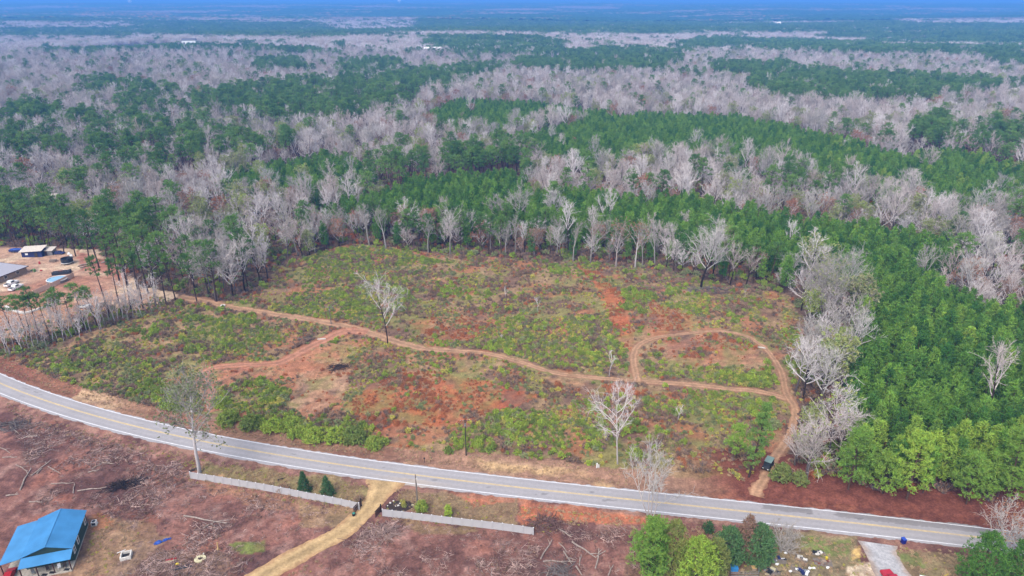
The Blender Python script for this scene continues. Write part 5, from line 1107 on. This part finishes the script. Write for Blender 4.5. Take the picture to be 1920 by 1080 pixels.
def junk(label, bpx, seed, mats, W=3.4, D=1.8, n=9, rz=0, tall=.7):
    r = random.Random(seed); e = thing('junk_pile', label, 'junk pile', at(*bpx), rz)
    MB().prism([(-W / 2, -D / 2), (W / 2, -D / 2), (W / 2, D / 2), (-W / 2, D / 2)], .0, .12).build('pallet', M['pole'], e)
    for k in range(n):
        m = M[mats[k % len(mats)]]; c = (r.uniform(-.45, .45) * W, r.uniform(-.4, .4) * D, .12 + r.uniform(.12, .4) * tall); s = r.uniform(.25, .6)
        if k % 3 == 0: MB().box(c, (s * 1.6, s, s * .8), rz=r.uniform(0, 3), rx=r.uniform(-.3, .3)).build('crate', m, e)
        elif k % 3 == 1: MB().blob(c, (s * .8, s * .6, s * .4), seed + k, .3).build('sack', m, e)
        else: MB().tube([c, (c[0] + r.uniform(-1, 1), c[1] + r.uniform(-.6, .6), c[2] + r.uniform(-.1, .4))], .06, 6).build('pipe', m, e)
    return e
junk('blue and white junk on a pallet below the bare shrub', (1458, 1050), 1, ['trim_white', 'shed_blue', 'metal_grey', 'net_dark'], 3.2, 1.5, 12, -.25)
junk('white and black junk heap with blue tarp nearest the bottom edge', (1500, 1070), 2, ['trim_white', 'black', 'shed_blue', 'metal_grey'], 3.4, 1.8, 14, -.55)
junk('grey junk and rocks beside the white crates in the yard', (1502, 1048), 3, ['stone_white', 'pole', 'metal_grey'], 2.2, 1.4, 9, -.7)
junk('brown stacked bricks with a yellow bucket near the sandy patch', (1543, 1054), 4, ['rust', 'brick_tan', 'pole', 'rust'], 3.4, 1.8, 12, -.2, .4)
junk('cream drum and dark scrap at the bottom edge beside the pen', (1448, 1072), 5, ['cream', 'net_dark', 'metal_grey', 'black'], 2.6, 1.8, 11, .2)
junk('dark tyres with a white bag behind the stacked bricks', (1535, 1038), 6, ['black', 'stone_white', 'black'], 2.6, 1.0, 8, -.1, .4)
tag(MB().lathe([(.2, 0), (.25, .5), (.27, .52)], 12).build('bucket', M['yellow'], None, at(1549, 1050, .3)), 'yellow bucket on top of the stacked bricks', 'bucket')
for k, (a, b) in enumerate([(1457, 1058), (1482, 1071), (1519, 1065), (1526, 1065), (1552, 1064), (1473, 1037)]): tag(MB().blob((0, 0, .15), (.35, .25, .2), 60 + k, .2).build('white_bag', M['trim_white'], None, at(a, b)), 'small white bag lying on the grass among the junk piles', 'bag', 'white bags among the junk')
e = thing('blue_crate', 'bright blue flat topped box inside the fenced pen at bottom', 'box', at(1376, 1069), -.02); MB().box((0, 0, .4), (1.3, 1.0, .7)).build('box', M['pen_blue'], e); MB().box((0, 0, .79), (1.4, 1.1, .08)).build('lid', M['pen_blue'], e)
e = thing('wood_box', 'small tan wooden box right of the blue box in the pen', 'box', at(1413, 1067), .05); MB().box((0, 0, .25), (.75, .75, .5)).build('box', M['brick_tan'], e); MB().box((0, 0, .53), (.82, .82, .06)).build('lid', M['wood_new'], e)
e = thing('pen_fence', 'weathered wire pen fence around the blue box at bottom', 'fence', at(1366, 1086))
o = at(1366, 1086)
for p0, p1 in (((1366, 1046), (1369, 1082)), ((1369, 1082), (1422, 1082)), ((1422, 1082), (1421, 1054))):
    a, b = at(*p0), at(*p1); a = [a[i] - o[i] for i in range(3)]; b = [b[i] - o[i] for i in range(3)]
    for t in (0, .5, 1): q = [a[i] + (b[i] - a[i]) * t for i in range(3)]; MB().tube([(q[0], q[1], 0), (q[0], q[1], 1.3)], .06, 6).build('post', M['pole'], e)
    for z in (.4, .85, 1.25): MB().tube([(a[0], a[1], z), (b[0], b[1], z)], .035, 5).build('rail', M['metal_grey'], e)
# ------------------------------------------------------------------ yard of the grey house at the left
q0 = np.array(g2(6, 529)); q1 = np.array(g2(52, 511)); d = (q1 - q0) / np.linalg.norm(q1 - q0)
e = thing('grey_roof_house', 'tan walled house with wide grey shingle roof at left edge', 'house', (q1[0], q1[1], tz(*q1)), math.atan2(d[1], d[0]))
MB().prism([(-24, 0), (0, 0), (0, 15), (-24, 15)], -.3, 2.6).build('wall', M['brick_tan'], e)
r1 = MB().add([(-24.6, -.6, 2.6), (.6, -.6, 2.6), (.6, 15.6, 2.6), (-24.6, 15.6, 2.6), (-17, 7.5, 6.2), (-7, 7.5, 6.2), (-24.6, -.6, 2.45), (.6, -.6, 2.45), (.6, 15.6, 2.45), (-24.6, 15.6, 2.45)], [(0, 1, 5, 4), (1, 2, 5), (2, 3, 4, 5), (3, 0, 4), (6, 7, 1, 0), (7, 8, 2, 1), (8, 9, 3, 2), (9, 6, 0, 3), (9, 8, 7, 6)]).build('roof', M['shingle'], e)
MB().box((-12, -.66, 2.5), (25.2, .08, .3)).build('fascia', M['eave_brown'], e); MB().box((.66, 7.5, 2.5), (.08, 16.2, .3)).build('fascia', M['eave_brown'], e)
MB().tube([(-7, 7.5, 6.22), (-17, 7.5, 6.22)], .12, 6).build('ridge_cap', M['shingle'], r1)
for x in (-4, -9, -16): w = MB().box((x, -.02, 1.45), (1.3, .1, 1.2)).build('window', M['trim_white'], e); MB().box((x, -.06, 1.45), (1.1, .08, 1.0)).build('pane', M['pane'], w)
dd = MB().box((-12.5, -.03, 1.05), (1.1, .1, 2.1)).build('door', M['eave_brown'], e); MB().lathe([(.05, 0), (.05, .06)], 8, (-12.1, -.12, 1.0)).build('handle', M['metal_grey'], dd)
for p0, p1, lb in (((8, 541), (36, 528), 'white pickup beside the grey roofed house, farther one of two'), ((17, 549), (44, 536), 'white pickup partly behind slim pines, nearer one of two')):
    a, b = np.array(g2(*p0)), np.array(g2(*p1)); pickup(lb, (*((a + b) / 2), tz(*((a + b) / 2)) + .02), math.atan2(*(b - a)[::-1]), M['car_white'])
x, y, z = at(108, 528)
e = thing('swimming_pool', 'round pale blue above ground pool behind the tan yard fence', 'pool', (x, y, z)); MB().lathe([(3.5, 0), (3.5, 1.1), (3.25, 1.1), (3.25, 0)], 28, ring=True).build('pool_wall', M['metal_grey'], e); MB().lathe([(3.24, .5), (3.24, 1.02)], 28).build('water', M['pool_blue'], e); MB().lathe([(3.62, 1.1), (3.62, 1.18), (3.3, 1.18), (3.3, 1.1)], 28, ring=True).build('rim', M['trim_white'], e)
fence('tan wooden board fence in front of the pool', [(64, 554), (82, 546), (104, 537), (126, 526), (139, 519)], 'wooden_fence', 1.9, 2.4, 'fence_wood', None)
x, y, z = at(116, 512); e = thing('playpen', 'dark slatted deck pen behind the pool', 'deck', (x, y, z), .35); MB().box((0, 0, .5), (6.2, 3.2, 1.0)).build('deck', M['net_dark'], e)
for k in range(8): MB().box((-3.05 + k * .87, -1.62, 1.25), (.12, .1, 1.5)).build('baluster', M['pole_dark'], e)
MB().box((0, -1.62, 2.0), (6.2, .12, .12)).build('rail', M['fence_wood'], e); MB().box((-.3, .2, 1.25), (1.6, .9, .5)).build('bench', M['rust'], e)
x, y, z = at(127, 494); e = thing('trampoline', 'round trampoline with dark safety net in the left yard', 'trampoline', (x, y, z))
MB().lathe([(2.2, .75), (2.3, .8), (2.3, .9), (2.0, .9)], 24, ring=True).build('rim', M['trim_white'], e); MB().lathe([(2.0, .82), (2.0, .86)], 24).build('mat', M['black'], e)
MB().lathe([(2.1, .92), (2.1, 2.6), (2.07, 2.6), (2.07, .92)], 24, ring=True).build('net', M['net_dark'], e)
for k in range(8): MB().tube([(2.18 * math.cos(k * .785), 2.18 * math.sin(k * .785), 0), (2.18 * math.cos(k * .785), 2.18 * math.sin(k * .785), 2.75)], .05, 6).build('leg', M['black'], e)
a, b = np.array(g2(57, 478)), np.array(g2(80, 478)); x, y, z = at(66, 479)
e = thing('shed', 'dark blue shed with slanted pale roof behind the left yard', 'shed', (x, y, z), .12)
MB().prism([(-4, -2.2), (4, -2.2), (4, 2.2), (-4, 2.2)], -.1, 2.5).build('wall', M['shed_blue'], e); MB().slab([(-4.8, -2.8, 2.6), (4.4, -2.8, 2.9), (4.4, 2.8, 3.7), (-4.8, 2.8, 3.4)], .12).build('roof', M['roof_white'], e); dd = MB().box((1.6, -2.24, 1.0), (1.2, .08, 2.0)).build('door', M['pole_dark'], e); MB().box((2.0, -2.3, 1.0), (.08, .06, .16)).build('handle', M['metal_grey'], dd)
MB().box((-2, -2.23, 1.5), (1.1, .06, .8)).build('window', M['trim_white'], e)
x, y, z = at(91, 476); e = thing('shed', 'grey low shed right of the dark blue one', 'shed', (x, y, z), .1)
MB().prism([(-2.6, -1.8), (2.6, -1.8), (2.6, 1.8), (-2.6, 1.8)], -.1, 2.1).build('wall', M['metal_grey'], e); MB().slab([(-2.9, -2.1, 2.15), (2.9, -2.1, 2.15), (2.9, 2.1, 2.7), (-2.9, 2.1, 2.7)], .1).build('roof', M['roof_white'], e); MB().box((0, -1.83, 1.0), (1.0, .06, 1.9)).build('door', M['eave_brown'], e)
x, y, z = at(31, 472); e = thing('covered_boat', 'blue tarp covered boat under the pines at the left', 'boat', (x, y, z), .1); loft(e, 'hull', M['shed_blue'], [(-2.6, .5), (2.2, .5), (3.0, 1.2), (-2.6, 1.2)], 1.9, .05); MB().blob((0, 0, 1.25), (2.5, .95, .6), 71, .1, 3).build('cover', M['blue_tarp'], e); wheels(e, [(-.6, .9), (-.6, -.9)], .35)
x, y, z = at(111, 476); e = thing('blue_car', 'dark blue car parked right of the sheds', 'car', (x, y, z), .05); loft(e, 'body', M['shed_blue'], [(-2.2, .35), (2.2, .35), (2.2, .75), (1.2, .9), (.6, 1.35), (-1.0, 1.4), (-1.6, .98), (-2.2, .9)], 1.75, .22); MB().box((0, 0, 1.15), (1.3, 1.62, .22)).build('window_band', M['pane'], e); wheels(e, [(1.35, .78), (1.35, -.78), (-1.35, .78), (-1.35, -.78)], .33)
x, y, z = at(158, 577); e = thing('small_boat', 'small white boat behind the slim pines in the yard', 'boat', (x, y, z), .35); loft(e, 'hull', M['trim_white'], [(-1.8, .3), (1.4, .3), (2.3, .9), (-1.8, .85)], 1.5, -.1); MB().box((-.3, 0, .92), (2.2, .9, .1)).build('cockpit', M['net_dark'], e); MB().box((-.6, 0, .98), (.3, 1.2, .08)).build('thwart', M['cream'], e); MB().tube([(-1.6, 0, .15), (2.4, 0, .2)], .12, 6).build('keel_trailer', M['metal_grey'], e)
# pale block edging along the lower yard
pp = catmull([g2(*p) for p in [(12, 577), (28, 584), (46, 588), (66, 583), (84, 577), (98, 573)]], 12)
for k in range(0, len(pp) - 1, 2): tag(MB().box((0, 0, .25), (1.5, .8, .55), rz=random.uniform(-.2, .2) + math.atan2(pp[k + 1][1] - pp[k][1], pp[k + 1][0] - pp[k][0]), taper=.92).build('edging_block', M['stone_white'], None, (pp[k][0], pp[k][1], tz(*pp[k]))), 'pale block in the curved row edging the lower left yard', 'block', 'pale blocks edging the left yard')
for k, (p0, p1) in enumerate([((146, 500), (160, 496)), ((160, 496), (176, 494)), ((178, 494), (186, 493)), ((190, 494), (206, 491)), ((150, 503), (164, 499))]): log('pale log in the row on red soil behind the trampoline', p0, p1, .28, 500 + k, 'log', 0, 'pale logs in the left yard')
e = thing('picnic_table', 'grey cluttered table under the pines in the left yard', 'table', at(100, 490), .2); MB().box((0, 0, .8), (2.6, 1.4, .1)).build('table_top', M['pole'], e)
for sx in (-1, 1):
    for sy in (-1, 1): MB().box((sx * 1.1, sy * .5, .38), (.12, .12, .78)).build('leg', M['pole_dark'], e)
    MB().box((0, sx * 1.1, .45), (2.4, .4, .08)).build('bench', M['pole'], e)
e = thing('play_slide', 'green plastic play slide beside the grey roofed house', 'slide', at(62, 509), -.4); MB().slab([(-1.2, -.35, .1), (.8, -.35, 1.1), (.8, .35, 1.1), (-1.2, .35, .1)], .08).build('chute', M['toy_green'], e); MB().box((1.1, 0, .55), (.6, .8, 1.1)).build('tower', M['toy_green'], e)
for s in (-1, 1): MB().box((-.2, s * .38, .72), (2.2, .06, .2), ry=-.46).build('side_rail', M['toy_green'], e)
for k, (a, b) in enumerate([(74, 492), (74.5, 494.5), (77.5, 508)]): tag(MB().blob((0, 0, .25), (.4, .3, .3), 90 + k, .3).build('red_toy', M['red_paint'], None, at(a, b)), 'small red toy on the sandy ground of the left yard', 'toy', 'red toys in the left yard')
for k, (a, b) in enumerate([(130, 478), (134, 482)]): tag(MB().blob((0, 0, .6), (.6, .5, .7), 95 + k, .25).build('white_drum', M['trim_white'], None, at(a, b)), 'white barrel at the edge of the pines behind the trampoline', 'barrel', 'white barrels behind the trampoline')
# low white roofed building among the trees, and far farm buildings
def farm(label, bpx, W, D, H, rz, zoff=0, wm='far_white', rm='dark_roof', nwin=3):
    x, y = g2(*bpx); z = tz(x, y)
    # step along the sight line until the flat-ground pixel matches the hilly ground
    for _ in range(12): x, y = g2(bpx[0], bpx[1], z); z = tz(x, y)
    e = thing('farm_building', label, 'building', (x, y, z + zoff), rz)
    MB().prism([(-W / 2, -D / 2), (W / 2, -D / 2), (W / 2, D / 2), (-W / 2, D / 2)], -6, H).build('wall', M[wm], e)
    MB().add([(-W / 2 - .5, -D / 2 - .5, H), (W / 2 + .5, -D / 2 - .5, H), (W / 2 + .5, D / 2 + .5, H), (-W / 2 - .5, D / 2 + .5, H), (-W / 2 - .5, 0, H + D * .3), (W / 2 + .5, 0, H + D * .3)], [(0, 1, 5, 4), (2, 3, 4, 5), (1, 2, 5), (3, 0, 4), (3, 2, 1, 0)]).build('roof', M[rm], e)
    for k in range(nwin): MB().box((-W / 2 + (k + .5) * W / nwin, -D / 2 - .03, H * .55), (W * .12, .2, H * .4)).build('window', M['pane'], e)
farm('low white roofed building half hidden in the trees at left', (97, 412), 13, 7, 5, .1, 6, 'far_white', 'roof_white')
farm('white two gabled farm house on the far green field edge', (357, 90), 28, 16, 14, .2, 2)
farm('long low white barn right of the far farm house', (393, 91), 22, 12, 5, .1, 2, 'far_white', 'far_white')
farm('long white building in the far woods left of picture centre', (816, 106), 40, 12, 6, .05, 8, 'far_white', 'far_white', 5)
farm('small white building in far blue woods right of centre', (1457, 54), 22, 10, 6, -.2, 16, 'far_white', 'far_white', 2)
farm('white roofed building at the far right edge of the woods', (1905, 196), 18, 9, 6, 0, 8, 'far_white', 'roof_white')
def tower(label, px_, dist, H):
    x = (px_ - 960) / F * dist * 1.0; y = dist; z = tz(x, y); H = min(H, 104 - z); e = thing('water_tower', label, 'water tower', (x, y, z))
    MB().lathe([(14, H - 34), (22, H - 22), (22, H - 10), (12, H)], 16).build('tank', M['far_white'], e); MB().tube([(0, 0, -10), (0, 0, H - 30)], [8, 5], 10).build('stem', M['far_white'], e)
    return e

# distant water towers on the horizon
tower('white water tower on the horizon left of picture centre', 765, 9500, 96)
tower('white mast like tower on the horizon at the left', 299, 9000, 94)
